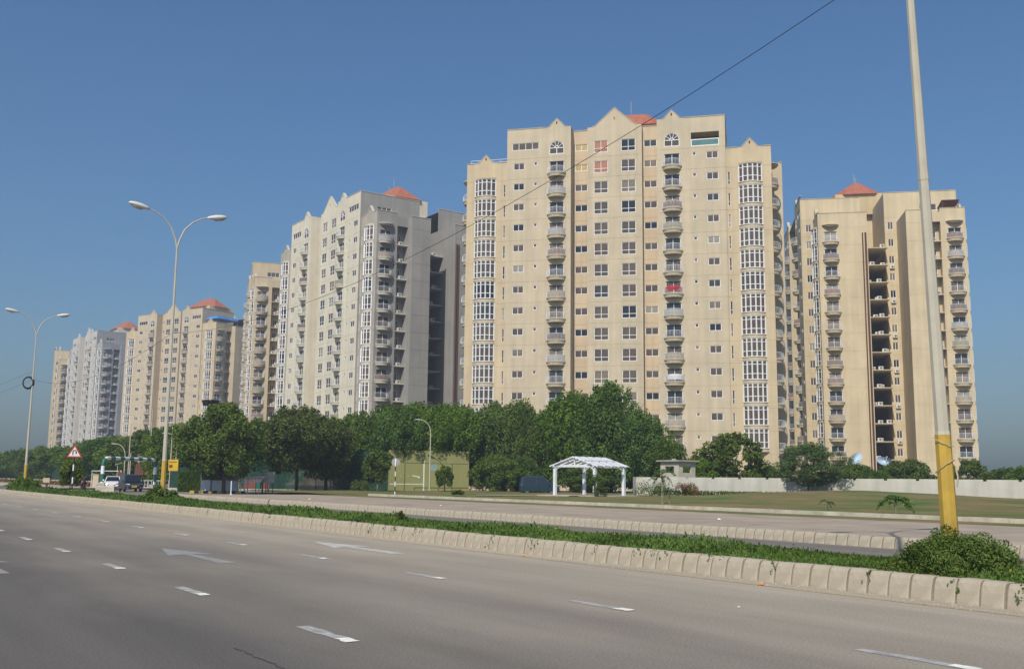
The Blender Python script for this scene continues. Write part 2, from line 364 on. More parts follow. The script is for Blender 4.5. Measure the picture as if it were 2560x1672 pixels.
def grit():
    """sand grains and pebbles swept against the kerb"""
    V = []; F = []
    for k in range(1400):
        u = 4+36*random.random()**1.6; v = 12.82-abs(random.gauss(0, .35)); s = random.uniform(.006, .018); o = len(V); a = random.random()*6
        V += [(v+s*cos(a+i*2.1), u+s*sin(a+i*2.1), .004) for i in range(3)]+[(v, u, .004+s*.9)]; F += [(o, o+1, o+3), (o+1, o+2, o+3), (o+2, o, o+3)]
    b = MB(); b.v = V; b.f = F; b.m = [0]*len(F); b = b.build('grit', M_kerb); b.rotation_euler = (0, 0, RA); tag(b, 'loose grit swept against the median kerb', 'grit', kind='stuff')
grit()
# ---------------------------------------------------------------- apartment towers
FH = 3.2
LV = [47.7-FH*k for k in range(15)]            # floor marks, top residential floor first
def pane_mat(name, col, rough=.15, spec=.42):
    return mat(name, col, rough, .25, .8, spec=spec)
PANES = [pane_mat('bronze glass over curtain', (.12, .092, .072)), pane_mat('bronze glass', (.095, .075, .062)), pane_mat('dark glass', (.022, .024, .032), .08),
         pane_mat('tan blind behind glass', (.20, .16, .115), .25, .4), pane_mat('brown curtain behind glass', (.115, .08, .066))]
PANE_ORANGE = pane_mat('orange curtain', (.40, .17, .10), .3); PANE_YELLOW = pane_mat('yellow curtain', (.50, .38, .16), .3); PANE_PALE = pane_mat('pale curtain', (.42, .47, .46), .25)
PANE_TEAL = mat('teal glass rail', (.10, .20, .19), .1, .2, .5, spec=.7)
PANES.append(pane_mat('pale blind behind glass', (.30, .275, .23), .25, .4))
PANES.append(pane_mat('smoked glass', (.055, .055, .056), .2, .4))
PW = [0, 0, 0, 1, 1, 1, 2, 2, 3, 3, 4, 4, 4, 5, 6]
M_roof = mat('red roof tile', (.36, .125, .075), .8, .25, 1.5)
M_pipe = mat('brown rain pipe', (.10, .045, .03), .7)
M_ac = mat('air conditioner casing', (.62, .61, .57), .6)
M_acgrille = mat('air conditioner grille', (.14, .14, .135), .7)
SCREENS = [mat('screen '+k, c, .8, .15, 3) for k, c in (('tan', (.36, .28, .18)), ('brown', (.17, .11, .08)), ('dust grey', (.36, .35, .33)), ('olive', (.28, .26, .14)), ('rust', (.24, .13, .09)))]
STYLE = {}
def style(key, wall, end, rec, side, band, sidedark=None):
    v = dict(var=.10, scale=.25, streak=.12, bump=.08, bscale=6)
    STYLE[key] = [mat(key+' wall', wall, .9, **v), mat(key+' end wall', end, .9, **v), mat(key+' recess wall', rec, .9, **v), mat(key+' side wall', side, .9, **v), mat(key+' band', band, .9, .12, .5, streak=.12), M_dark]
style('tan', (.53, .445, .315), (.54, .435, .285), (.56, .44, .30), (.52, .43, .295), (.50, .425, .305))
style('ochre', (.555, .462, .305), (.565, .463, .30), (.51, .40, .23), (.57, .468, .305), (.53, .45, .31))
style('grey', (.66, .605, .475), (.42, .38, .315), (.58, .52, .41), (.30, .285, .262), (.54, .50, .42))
style('greyblue', (.56, .53, .47), (.40, .39, .37), (.50, .45, .38), (.26, .265, .28), (.48, .47, .44))

class Face:
    """facade frame: x along the wall seen from outside, y into it, z up"""
    def __init__(s, phi, ox, oy): s.phi = R(phi); s.o = Vector((ox, oy, 0)); s.M = Matrix.Translation(s.o) @ Matrix.Rotation(s.phi, 4, 'Z')
    def at(s, x, y, z): return s.M @ Vector((x, y, z))
    def shift(s, dy): f = Face(0, 0, 0); f.phi = s.phi; f.M = s.M @ Matrix.Translation((0, dy, 0)); return f
def wall(mb, face, x0, x1, z0, z1, ops, m=0, depth=.18, back=5, grooves=True):
    """wall sheet with openings (a,b,c,d[,depth,back]) and shallow joint grooves"""
    rects = [(o[0], o[1], o[2], o[3], (o[4] if len(o) > 4 else depth), (o[5] if len(o) > 5 else None)) for o in ops]
    xs = sorted({round(q, 4) for q in [x0, x1]+[c for r in rects for c in r[:2]]}); zs = {z0, z1}
    for r in rects: zs |= {r[2], r[3]}
    gz = []
    if grooves:
        for L in LV+[50.9]:
            g = L-.66
            if z0+.3 < g < z1-.3 and not any(r[2]-.05 < g < r[3]+.05 for r in rects): gz.append(g); zs |= {g, g+.04}
    zs = sorted({round(q, 4) for q in zs}); sv = mb.M; mb.M = face.M
    for i in range(len(xs)-1):
        a, b = xs[i], xs[i+1]; run = None
        for j in range(len(zs)-1):
            c, d = zs[j], zs[j+1]; mx, mz = (a+b)/2, (c+d)/2
            if any(r[0] < mx < r[1] and r[2] < mz < r[3] for r in rects): continue
            y = .022 if any(abs(c-g) < 1e-3 for g in gz) else 0
            mb.add([(a, y, c), (b, y, c), (b, y, d), (a, y, d)], [(0, 1, 2, 3)], m)
            if y: mb.add([(a, 0, c), (b, 0, c), (b, y, c), (a, y, c), (a, 0, d), (b, 0, d), (b, y, d), (a, y, d)], [(0, 1, 2, 3), (7, 6, 5, 4)], m)
    for a, b, c, d, dp, bk in rects:
        mb.add([(a, 0, c), (b, 0, c), (b, 0, d), (a, 0, d), (a, dp, c), (b, dp, c), (b, dp, d), (a, dp, d)], [(0, 4, 5, 1), (1, 5, 6, 2), (2, 6, 7, 3), (3, 7, 4, 0)], m)
        if bk is not None: mb.add([(a, dp, c), (b, dp, c), (b, dp, d), (a, dp, d)], [(0, 1, 2, 3)], bk)
    mb.M = sv
# ---- shared part meshes
CACHE = {}
def win_meshes(w, h, nx=2, rows=(1.0,), fr=.07):
    if w < .4: fr = .045
    key = (w, h, nx, rows)
    if key in CACHE: return CACHE[key]
    f = MB(); y0, y1 = .05, .13
    f.box(-w/2, w/2, y0-.06, y1, 0, fr); f.box(-w/2, w/2, y0, y1, h-fr, h); f.box(-w/2, -w/2+fr, y0, y1, fr, h-fr); f.box(w/2-fr, w/2, y0, y1, fr, h-fr)
    for i in range(1, nx): x = -w/2+w*i/nx; f.box(x-fr/2, x+fr/2, y0+.01, y1-.01, fr, h-fr)
    z = 0
    for r in rows[:-1]: z += r*h; f.box(-w/2+fr, w/2-fr, y0+.02, y1-.02, z-fr/2, z+fr/2)
    p = lambda: MB().add([(-w/2, .11, 0), (w/2, .11, 0), (w/2, .11, h), (-w/2, .11, h)], [(0, 1, 2, 3)])
    fm = f.mesh('window', M_frame); pm = [p().mesh('pane', q) for q in PANES+[PANE_ORANGE, PANE_YELLOW, PANE_PALE]]
    both = []
    for q in PANES:
        b = MB(); b.v = list(f.v); b.f = list(f.f); b.m = [0]*len(f.f); b.add([(-w/2, .11, 0), (w/2, .11, 0), (w/2, .11, h), (-w/2, .11, h)], [(0, 1, 2, 3)], 1); both.append(b.mesh('window', [M_frame, q]))
    CACHE[key] = (fm, pm, both); return CACHE[key]
def fan_mesh(wmat):
    key = ('fan', wmat.name)
    if key in CACHE: return CACHE[key]
    w, h0, r = 1.12, .95, 1.12; f = MB()
    f.add([(-w, .12, 0), (w, .12, 0), (w, .12, h0+r), (-w, .12, h0+r)], [(0, 1, 2, 3)], 1)
    arc = [(cos(pi*i/16), sin(pi*i/16)) for i in range(17)]
    for sgn in (0, 1):                                  # wall spandrels beside the arch, flush with the wall
        pts = arc[:9] if not sgn else arc[8:]
        c = (w, h0+r) if not sgn else (-w, h0+r)
        for k in range(8):
            a, b = pts[k], pts[k+1]; f.prism([(c[0], c[1]), (r*a[0], h0+r*a[1]), (r*b[0], h0+r*b[1])], .003, .12, 2)
    for k in range(16):
        a, b = arc[k], arc[k+1]; f.prism([(r*a[0], h0+r*a[1]), (r*b[0], h0+r*b[1]), (r*.93*b[0], h0+r*.93*b[1]), (r*.93*a[0], h0+r*.93*a[1])], .04, .11)
    for k in range(8):
        a, b = arc[k*2], arc[k*2+2]; f.prism([(.36*a[0], h0+.36*a[1]), (.36*b[0], h0+.36*b[1]), (.26*b[0], h0+.26*b[1]), (.26*a[0], h0+.26*a[1])], .04, .10)
    for ang in (36, 72, 108, 144): f.beam((.34*cos(R(ang)), .07, h0+.34*sin(R(ang))), (r*.95*cos(R(ang)), .07, h0+r*.95*sin(R(ang))), .08, .06)
    f.box(-w, w, .03, .10, h0-.05, h0+.05); f.box(-.05, .05, .03, .10, .08, h0-.05); f.box(-w, w, .0, .10, -.0, .08); f.box(-w, -w+.08, .03, .1, .08, h0); f.box(w-.08, w, .03, .1, .08, h0)
    CACHE[key] = f.mesh('fan_window', [M_frame, PANES[1], wmat]); return CACHE[key]
def arc_pts(hw, pr, n, ext=0):
    """bow in plan: half width hw, projection pr (towards -y)"""
    rad = (hw*hw+pr*pr)/(2*pr); a = math.asin(min(1, hw/rad)); return [((rad+ext)*sin(-a+2*a*i/n), -((rad+ext)*cos(-a+2*a*i/n)-(rad-pr))) for i in range(n+1)]
def bay_meshes(band):
    key = ('bay', band.name)
    if key in CACHE: return CACHE[key]
    hw, pr, H0, H1 = 1.6, .72, .16, 2.82; n = 5
    P = arc_pts(hw, pr, n); f = MB()
    for p in P: f.tube([(p[0], p[1], H0), (p[0], p[1], H1)], .10, 4)
    for z, t in ((H0+.04, .09), (H0+.82, .08), (H1-.52, .07), (H1-.04, .09)):
        for a, b in zip(P, P[1:]): f.beam((a[0], a[1], z), (b[0], b[1], z), .11, t*1.15)
    f.box(-hw-.02, -hw+.12, -.02, .06, H0, H1); f.box(hw-.12, hw+.02, -.02, .06, H0, H1)
    panes = []
    for q in PANES:
        g = MB()
        for a, b in zip(arc_pts(hw, pr, n, -.03), arc_pts(hw, pr, n, -.03)[1:]): g.add([(a[0], a[1], H0), (b[0], b[1], H0), (b[0], b[1], H1), (a[0], a[1], H1)], [(0, 1, 2, 3)])
        panes.append(g.mesh('pane', q))
    bd = MB(); Q = arc_pts(hw+.05, pr+.02, 10)
    bd.slab([(p[0], p[1]) for p in Q], -.28, .13); bd.slab(arc_pts(hw+.16, pr+.10, 10), .13, .17); bd.slab(arc_pts(hw+.16, pr+.10, 10), -.36, -.28)
    CACHE[key] = (f.mesh('bay_window', M_frame), panes, bd.mesh('band', band)); return CACHE[key]
def balcony_meshes(band, hw=1.5, pr=1.05):
    key = ('bal', band.name)
    if key in CACHE: return CACHE[key]
    s = MB(); s.slab(arc_pts(hw, pr, 12), -.16, 0)
    o, i_ = arc_pts(hw-.08, pr-.06, 12), arc_pts(hw-.17, pr-.13, 12); m = len(o)
    s.add([(p[0], p[1], -.16) for p in o]+[(p[0], p[1], -.58) for p in i_], [(k, k+1, m+k+1, m+k) for k in range(m-1)]+[tuple(range(2*m-1, m-1, -1))])
    r = MB(); A = arc_pts(hw-.06, pr-.05, 18)
    for a, b in zip(A[::2], A[2::2]): r.beam((a[0], a[1], .92), (b[0], b[1], .92), .05, .045); r.beam((a[0], a[1], .10), (b[0], b[1], .10), .03, .03)
    for a in A: r.tube([(a[0], a[1], 0), (a[0]*1.02, a[1]*1.10, .35), (a[0], a[1], .92)], .017, 3, cap=False)
    cap = MB(); cap.slab(arc_pts(hw, pr, 12), 0, .14); cap.slab(arc_pts(hw-.22, pr-.18, 12), -.22, 0)
    scr = []
    for q in SCREENS:
        z = MB(); Q = arc_pts(hw-.12, pr-.10, 10); z.loft([[(p[0], p[1], .06) for p in Q], [(p[0], p[1], .84) for p in Q]], closed=False, cap=False); scr.append(z.mesh('privacy_screen', q))
    CACHE['screens'] = scr
    CACHE[key] = (s.mesh('balcony', band), r.mesh('railing', M_white), cap.mesh('balcony_canopy', band)); return CACHE[key]
def ac_mesh():
    if 'ac' in CACHE: return CACHE['ac']
    a = MB().box(-.42, .42, -.16, .16, 0, .6); ring = [(.02+.22*cos(2*pi*i/12), .3+.22*sin(2*pi*i/12)) for i in range(12)]
    a.prism(ring, -.172, -.16, 1); a.box(.29, .38, -.168, -.16, .08, .52, 1); CACHE['ac'] = a.mesh('air_conditioner', [M_ac, M_acgrille]); return CACHE['ac']

class Tower:
    def __init__(s, label, loc, rot, sty, detail, group=None):
        s.o = thing('apartment_tower', label, 'building', (loc[0], loc[1], 0), R(rot), group or 'apartment towers in a row'); s.st = STYLE[sty]; s.detail = detail; s.rot = rot
    def put(s, name, me, face, x, y, z, parent=None):
        o = link(name, me, parent or s.o)
        if parent is None: o.location = face.at(x, y, z); o.rotation_euler = (0, 0, face.phi)
        return o
    def window(s, face, x, z, w, h, nx=2, rows=(1.0,), dy=.0, pane=None, name='window'):
        fm, pm, both = win_meshes(w, h, nx, rows); k = pane if pane is not None else random.choice(PW)
        if s.detail or pane is not None:
            o = s.put(name, fm, face, x, dy, z); link('pane', pm[k], o)
        else: o = s.put(name, both[k], face, x, dy, z)
        return o
    def balcony(s, face, x, L, door=True, w=2.2):
        sl, rl, _ = balcony_meshes(s.st[4]); o = s.put('balcony', sl, face, x, 0, L)
        link('railing', rl, o)
        if random.random() < .42: link('privacy_screen', random.choice(CACHE['screens']), o)
        if door:
            fm, pm, both = win_meshes(w, 1.95, 2, (1.0,)); d = link('balcony_door', fm if s.detail else both[random.choice(PW)], o, (0, .10, 0))
            if s.detail: link('pane', pm[random.choice([0, 1, 2, 2, 3, 4, 5, 6])], o, (0, .10, 0))
        return o
    def bay(s, face, x, L, top=False):
        f, pm, bd = bay_meshes(s.st[4]); o = s.put('bay_window', f, face, x, 0, L); link('pane', pm[random.choice([0, 0, 1, 1, 4, 4, 2, 6])], o); link('band', bd, o)
        if top: c = MB(); Q = arc_pts(1.72, .86, 10); c.slab(Q, 2.82, 3.05); c.slab(arc_pts(1.6, .74, 10), 3.05, 3.18); c.build('bay_cap', s.st[4], o)
    def gable(s, face, x, z, hw, h, base, m=0, y=0):
        """pointed parapet piece rising from z; curved shoulders"""
        g = MB(face.M @ Matrix.Translation((x, y, z)))
        pts = [(-hw-.5, -.3), (hw+.5, -.3), (hw+.5, 0.0), (hw, .03), (hw*.82, h*.10), (.12, h-.04), (0, h), (-.12, h-.04), (-hw*.82, h*.10), (-hw, .03), (-hw-.5, 0.0)]
        g.prism(pts, -.002, .38); o = g.build('gable', s.st[m], s.o)
        c = MB(face.M @ Matrix.Translation((x, y, z)))
        for q, w in ((-1, 0), (1, 0)):
            c.beam((q*hw, .19, .05), (q*hw*.82, .19, h*.10+.04), .50, .09); c.beam((q*hw*.82, .19, h*.10+.04), (0, .19, h+.05), .50, .09)
        c.build('coping', s.st[4], o)
        MB(face.M @ Matrix.Translation((x, y, z))).box(-.10, .10, -.012, .02, h*.35, h*.35+.42).build('vent', PANES[2] if hw < 3 else M_roof, o)
        return o
    def coping(s, face, x0, x1, z, y=0): MB(face.M).box(x0, x1, y-.07, y+.33, z, z+.10).build('coping', s.st[4], s.o)
    def facade(s, face, rows=True, bays=True, endset=.3, end_m=1, special=False, end_k=1, flat=False):
        """one long front: face origin at its middle"""
        st = s.st; wb = MB(); F0 = face; FC = face.shift(1.2); FR = face.shift(2.4); FE = face.shift(endset)
        for sg in (-1, 1):
            ops = []
            for L in LV: ops += [(sg*14.55-.84, sg*14.55+.84, L+.84, L+1.9), (sg*11.95-.26, sg*11.95+.26, L+1.41, L+1.94), (sg*8.68-1.1, sg*8.68+1.1, L-.06, L+1.89, .30)]
            fz = (sg*8.68-1.12, sg*8.68+1.12, 50.74, 52.81); ops.append(fz)
            if special and sg > 0: stp = (11.5, 15.57, 50.53, 52.64, 2.5, 5)
            else: stp = (sg*13.55-2.1, sg*13.55+2.1, 51.65, 52.79)
            ops.append(stp)
            a, b = sorted((sg*6.5, sg*16.45)); wall(wb, F0, a, b, 0, 55.0, ops, 0)
            sv = wb.M; wb.M = F0.M                       # reveals of the recess
            wb.add([(sg*6.5, 0, 0), (sg*6.5, 2.4, 0), (sg*6.5, 2.4, 55.0), (sg*6.5, 0, 55.0)], [(0, 1, 2, 3)], 0)
            wb.add([(sg*4.13, 1.2, 0), (sg*4.13, 2.4, 0), (sg*4.13, 2.4, 55.0), (sg*4.13, 1.2, 55.0)], [(0, 1, 2, 3)], 0); wb.M = sv
            rops = [(sg*5.28-.97, sg*5.28+.97, L+.83, L+1.9) for L in [50.9]+LV]
            a, b = sorted((sg*4.13, sg*6.5)); wall(wb, FR, a, b, 0, 54.95, rops, 2)
            eops = [(sg*16.88-.17, sg*16.88+.17, L-.02, L+1.86) for L in LV[1:]]
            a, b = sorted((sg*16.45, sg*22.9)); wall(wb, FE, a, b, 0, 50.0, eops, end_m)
            if rows:
                for k, L in enumerate(LV):
                    s.window(F0, sg*14.55, L+.84, 1.68, 1.06); s.window(F0, sg*11.95, L+1.41, .52, .53, 1)
                    s.balcony(F0, sg*8.68, L)
                    s.window(FE, sg*16.88, L-.02, .34, 1.88, 1, (.35, .65)) if k else None
                for k, L in enumerate([50.9]+LV):
                    s.window(FR, sg*5.28, L+.83, 1.94, 1.07, pane=8 if special and sg < 0 and k < 2 else None)
            s.put('fan_window', fan_mesh(st[0]), F0, sg*8.68, 0, 50.74)
            if special and sg > 0:
                o = MB(F0.M @ Matrix.Translation((13.535, 0, 50.53))).box(-2.0, 2.0, .05, .09, .1, .95).build('glass_rail', PANE_TEAL, s.o)
                r = MB(F0.M @ Matrix.Translation((13.535, 0, 50.53))); r.box(-2.03, 2.03, .02, .12, .95, 1.07); r.box(-2.03, 2.03, .02, .12, 0, .1); r.box(-2.03, -1.93, .02, .12, .1, .95); r.box(1.93, 2.03, .02, .12, .1, .95); r.build('rail_frame', M_frame, o)
            else: s.window(F0, sg*13.55, 51.65, 4.2, 1.14, 4)
            s.gable(F0, sg*8.68, 55.0, 1.43, 1.33, 0); s.gable(FE, sg*19.9, 50.0, 1.3, 1.37, 0, end_m)
            s.coping(F0, *sorted((sg*10.4, sg*16.45)), 55.0); s.coping(FE, *sorted((sg*16.5, sg*18.2)), 50.0); s.coping(FE, *sorted((sg*21.6, sg*22.9)), 50.0)
            s.coping(FR, *sorted((sg*4.2, sg*6.45)), 54.95)
            if bays:
                for k, L in enumerate(LV[1:14]): s.bay(FE, sg*19.9, L, k == 0)
        cops = [(q*2.08-1.07, q*2.08+1.07, L+.02, L+1.89) for q in (-1, 1) for L in [50.9]+LV]
        wall(wb, FC, -4.13, 4.13, 0, 54.95, cops, 0); s.gable(FC, 0, 54.95, 3.5, 2.9, 0)
        if rows:
            for q in (-1, 1):
                for k, L in enumerate([50.9]+LV): s.window(FC, q*2.08, L+.02, 2.14, 1.87, 2, (.36, .64), pane=7 if special and q < 0 and k < 2 else None)
        wb.build('facade_wall', st, s.o)
    def side(s, right, parts=True, niche=True):
        """short side: front block with balcony and service niche, slot, rear block"""
        q = 1 if right else -1; st = s.st; wb = MB(); ph = 90 if right else -90
        fa = Face(ph, q*22.9, 0); fb = fa; f2 = Face(ph, q*24.6, 0); X = lambda y: q*y
        def seg(f, y0, y1, z1, ops=(), m=3): wall(wb, f, *sorted((X(y0), X(y1))), 0, z1, list(ops), m)
        dop = lambda y: [(X(y)-1.1, X(y)+1.1, L-.06, L+1.89, .30) for L in LV[1:]]
        seg(fa, .3, 4.5, 50.0, dop(2.15)); nf = fa.shift(1.5); seg(nf, 4.5, 6.7, 49.0, [(X(5.5)-.5, X(5.5)+.5, L+.3, L+1.7) for L in LV[1:]]); seg(f2, 6.7, 10.6, 49.4)
        def cross(y, xa, xb, z1):                       # wall across, seen from the niche or the slot
            wb.M = Face(ph, 0, 0).M; wb.add([(X(y), -xa, 0), (X(y), -xb, 0), (X(y), -xb, z1), (X(y), -xa, z1)], [(0, 1, 2, 3)], 3); wb.M = None
        cross(4.5, 22.9, 21.4, 49.9); cross(6.7, 24.6, 21.4, 49.35); cross(10.6, 24.6, 16.45, 49.35); cross(12.7, 16.45, 4, 54.9); cross(16.9, 22.9, 4, 49.75)
        wb.M = fa.M; wb.add([(X(4.5), 0.01, 47.6), (X(6.7), 0.01, 47.6), (X(6.7), 0.01, 49.4), (X(4.5), 0.01, 49.4)], [(0, 1, 2, 3)], 3); wb.M = None
        fs = fa.shift(6.45); seg(fs, 0, 12.7, 55.0, [(X(11.7)-.5, X(11.7)+.5, L+.3, L+1.7) for L in LV]+[(X(5)-1.5, X(5)+1.5, 51.4, 52.6)])
        fd = fa.shift(18.8); seg(fd, 12.7, 16.9, 55)
        # rear block
        seg(fb, 16.9, 25.4, 49.8, dop(23.25))
        fr = Face(90 if right else -90, q*16.45, 0); seg(fr, 16.9, 27.7, 54.3, [(X(26.3)-.5, X(26.3)+.5, L+.3, L+1.7) for L in LV])
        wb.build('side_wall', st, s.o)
        s.window(fs, X(5), 51.4, 3.0, 1.2, 3); s.window(fs, X(11.7), LV[0]+.3, 1.0, 1.4)
        for L in LV: s.window(fr, X(26.3), L+.3, 1.0, 1.4)
        s.coping(fa, *sorted((X(.3), X(4.5))), 50.0); s.coping(f2, *sorted((X(6.6), X(10.65))), 49.4); s.coping(fb, *sorted((X(16.9), X(25.4))), 49.8); s.coping(fs, *sorted((X(0), X(12.7))), 55.0); s.coping(fr, *sorted((X(16.9), X(27.7))), 54.3)
        if not parts: return
        cap = balcony_meshes(st[4])[2]
        for f, y in ((fa, 2.15), (fb, 23.25)):
            for L in LV[1:]: s.balcony(f, X(y), L)
            s.put('balcony_canopy', cap, f, X(y), 0, LV[0]-.2)
        for k, L in enumerate(LV[1:]):
            if niche:
                s.window(nf, X(5.5), L+.3, 1.0, 1.4); o = s.put('ledge', None or CACHE.setdefault('ledge'+st[4].name, MB().box(-1.08, 1.08, -1.52, 0, -.16, 0).mesh('ledge', st[4])), nf, X(5.6), 0, L-.35)
                link('air_conditioner', ac_mesh(), o, (random.uniform(-.4, .4), -1.1, 0))
            s.window(fs, X(11.7), L+.3, 1.0, 1.4)
            if k % 2: s.put('air_conditioner', ac_mesh(), fs, X(11.7), -.2, L-.7)
            o = s.put('ledge', CACHE.setdefault('slot'+st[4].name, MB().box(-2.06, 2.06, -2.3, 11, -.16, 0).mesh('ledge', st[4])), fs, X(14.8), 0, L-.3)  # outer end is the ledge; deep inner run added to keep the slot dark
            link('air_conditioner', ac_mesh(), o, (random.uniform(-1.4, 1.4), -1.9, 0)); link('air_conditioner', ac_mesh(), o, (random.uniform(-1.4, 1.4), -.8, 0))
        p = MB(fb.M); p.tube([(X(17.25), -.16, 0), (X(17.25), -.16, 46)], .18, 6); p.build('rain_pipe', M_pipe, s.o)
        p = MB(fb.M); p.tube([(X(17.75), -.12, 0), (X(17.75), -.12, 46)], .12, 6); p.build('rain_pipe', M_pipe, s.o)
    def rear(s, rows, bays): s.facade(Face(180, 0, 27.7), rows, bays, 2.3)
    def roof(s):
        st = s.st; b = MB()
        def cap(x0, x1, y0, y1, z): b.add([(x0, y0, z), (x1, y0, z), (x1, y1, z), (x0, y1, z)], [(0, 1, 2, 3)], 4)
        cap(-16.4, 16.4, 2.45, 12.7, 54.2); cap(-16.4, 16.4, 16.9, 27.6, 53.6); cap(-4, 4, 12.7, 16.9, 54.2)
        for q in (-1, 1): cap(*sorted((q*16.5, q*22.8)), .4, 10.5, 49.0); cap(*sorted((q*16.5, q*22.8)), 16.95, 25.3, 49.0); cap(*sorted((q*22.8, q*24.5)), 6.8, 10.5, 49.0)
        [cap(*sorted((q*6.55, q*16.4)), .1, 2.5, 54.15) for q in (-1, 1)]; cap(-4.1, 4.1, 1.3, 2.5, 54.15)
        b.build('roof_deck', st, s.o)
        c = MB(); c.box(-5.2, 7.2, 10.3, 19.7, 54, 58.2); c.build('core_wall', st[2], s.o)
        h = MB(); e = .5; X0, X1, Y0, Y1, z0, z1 = -5.2-e, 7.2+e, 10.3-e, 19.7+e, 58.2, 61.4
        P = [(X0+2.4, Y0), (X1-2.4, Y0), (X1, Y0+2.4), (X1, Y1-2.4), (X1-2.4, Y1), (X0+2.4, Y1), (X0, Y1-2.4), (X0, Y0+2.4)]
        T = [(-1.2, 14.2), (3.2, 14.2), (3.8, 14.7), (3.8, 15.3), (3.2, 15.8), (-1.2, 15.8), (-1.8, 15.3), (-1.8, 14.7)]
        h.loft([[(p[0], p[1], z0-.15) for p in P], [(p[0], p[1], z0) for p in P], [(p[0], p[1], z1) for p in T]])
        o = h.build('roof', M_roof, s.o); MB().tube([(1, 15, 61.2), (1, 15, 64)], .04, 5).tube([(-1, 15, 61.2), (-1, 15, 62.6)], .04, 5).build('antenna', M_pole, o)
F_FRONT = Face(0, 0, 0)
# the large tower seen square on
tM = Tower('tan apartment tower seen square on behind the white pergola, with curved bay windows', (14.97, 144.9), -13.4, 'tan', True)
tM.facade(F_FRONT, special=True, end_m=1); tM.side(True); tM.side(False); tM.rear(False, False); tM.roof()
# grey sided tower left of it
t2 = Tower('cream fronted tower with grey side walls, left of the large tan tower', (-38.06, 195.86), -55.2, 'grey', True)
t2.facade(F_FRONT, end_m=1); t2.side(True); t2.side(False, False); t2.rear(False, False); t2.roof()
# ochre tower at the right, turned side on
t0 = Tower('ochre tower standing side on behind the yellow based lamp post, right of all others', (84.2, 194.2), 79.7, 'ochre', True)
t0.facade(F_FRONT, rows=False, bays=True); t0.side(False); t0.side(True, False); t0.rear(True, True); t0.roof()
t6 = Tower('narrow tan tower side showing between the grey sided tower and the red roofed tan tower', (-70.0, 262.1), -73, 'tan', False)
t6.facade(F_FRONT, True, True); t6.side(True); t6.side(False, False); t6.rear(False, False); t6.roof()
t3 = Tower('tan tower with large red hipped roof behind the double armed lamp post', (-112.9, 325.5), -33.7, 'tan', False)
t3.facade(F_FRONT); t3.side(True); t3.side(False, False); t3.rear(False, False); t3.roof()
t4 = Tower('bluish grey sided tower partly behind the red roofed tan tower, second from the left', (-164.9, 382.5), -52, 'greyblue', False)
t4.facade(F_FRONT); t4.side(True); t4.side(False, False); t4.rear(False, False); t4.roof()
t5 = Tower('farthest ochre tower at the left end of the row', (-176.2, 450.7), 112, 'ochre', False)
t5.facade(F_FRONT, False, False); t5.side(False); t5.side(True, False); t5.rear(False, True); t5.roof()
# ---------------------------------------------------------------- vegetation
LEAF_A = leafmat('dark tree leaves', (.042, .076, .015), (.15, .225, .048))
LEAF_B = leafmat('olive tree leaves', (.045, .070, .017), (.155, .205, .05))
LEAF_C = leafmat('feathery leaves', (.06, .11, .035), (.17, .27, .09), .35)
LEAF_G = leafmat('median ground cover', (.042, .080, .015), (.125, .20, .045), .2)
LEAF_Y = leafmat('yellowed leaves', (.12, .12, .02), (.26, .25, .05), .2)
LEAF_H = leafmat('clipped hedge leaves', (.035, .07, .012), (.075, .13, .028), .2)
LEAF_P = leafmat('silvery leaves', (.12, .15, .10), (.22, .26, .19), .2)
FLOWER = leafmat('pink bougainvillea bracts', (.30, .03, .07), (.42, .06, .12), .2)
M_bark = mat('bark', (.10, .075, .055), .95, .35, 6, bump=.6, bscale=12)
M_bark2 = mat('pale bark', (.24, .20, .15), .95, .3, 5)

def crown_pts(n, rx, rz, zc, rmin, rmax, flat=0.0, tufts=0, base=1.0):
    cs = []; rs = []
    while len(cs) < n:
        d = rng.normal(0, 1, 3); d /= np.linalg.norm(d); q = rng.uniform(.35, 1)**.5
        lump = 1+.18*sin(3*math.atan2(d[1], d[0])+n)+.12*sin(5*math.atan2(d[1], d[0])+2*d[2]*3)
        p = np.array([d[0]*rx*q*lump, d[1]*rx*q*lump, zc+d[2]*rz*q])
        if p[2] < base: continue
        cs.append(p); rs.append(rng.uniform(rmin, rmax))
    for k in range(tufts):                               # upright tufts that break the outline
        a = rng.uniform(0, 2*pi); q = rng.uniform(.1, .95)*rx; h = zc+rz*math.sqrt(max(0, 1-(q/rx)**2))*.96
        for j in range(3): cs.append(np.array([q*cos(a), q*sin(a), h-.3+j*.55])); rs.append(rmin*(.95-.22*j))
    return cs, rs
def crown(name, m, n, rx, rz, zc, rmin, rmax, per, size, tufts=0, base=1.0, stretch=(1, 1, 1.25), aspect=.5, extra=None):
    cs, rs = crown_pts(n, rx, rz, zc, rmin, rmax, 0, tufts, base)
    V, Q = clumps(cs, rs, per, size, stretch, .5, aspect)
    return npmesh(name, V, Q, m)
def trunk_mesh(h, r, seed, limbs=6, spread=2.4, top=.7, m=M_bark, fork=.35):
    rd = random.Random(seed); t = MB(); lean = rd.uniform(-.3, .3)
    t.tube([(0, 0, -.2), (.05*lean, .03, h*.15), (lean*.4, .1*lean, h*fork), (lean*.7, -.1, h*.6), (lean*.6, 0, h*top)], [r*1.25, r, r*.8, r*.5, r*.2], 8)
    for i in range(limbs):
        a = 2*pi*i/limbs+rd.uniform(-.4, .4); s = spread*rd.uniform(.7, 1.1); z0 = h*(fork-.06+.05*i/limbs*3)
        t.tube([(lean*.35, 0, z0), (s*.4*cos(a), s*.4*sin(a), z0+h*.14), (s*cos(a), s*sin(a), z0+h*.34), (s*1.3*cos(a), s*1.3*sin(a), z0+h*.45)], [r*.5, r*.36, r*.2, r*.07], 6)
    return t.mesh('trunk', m, True)
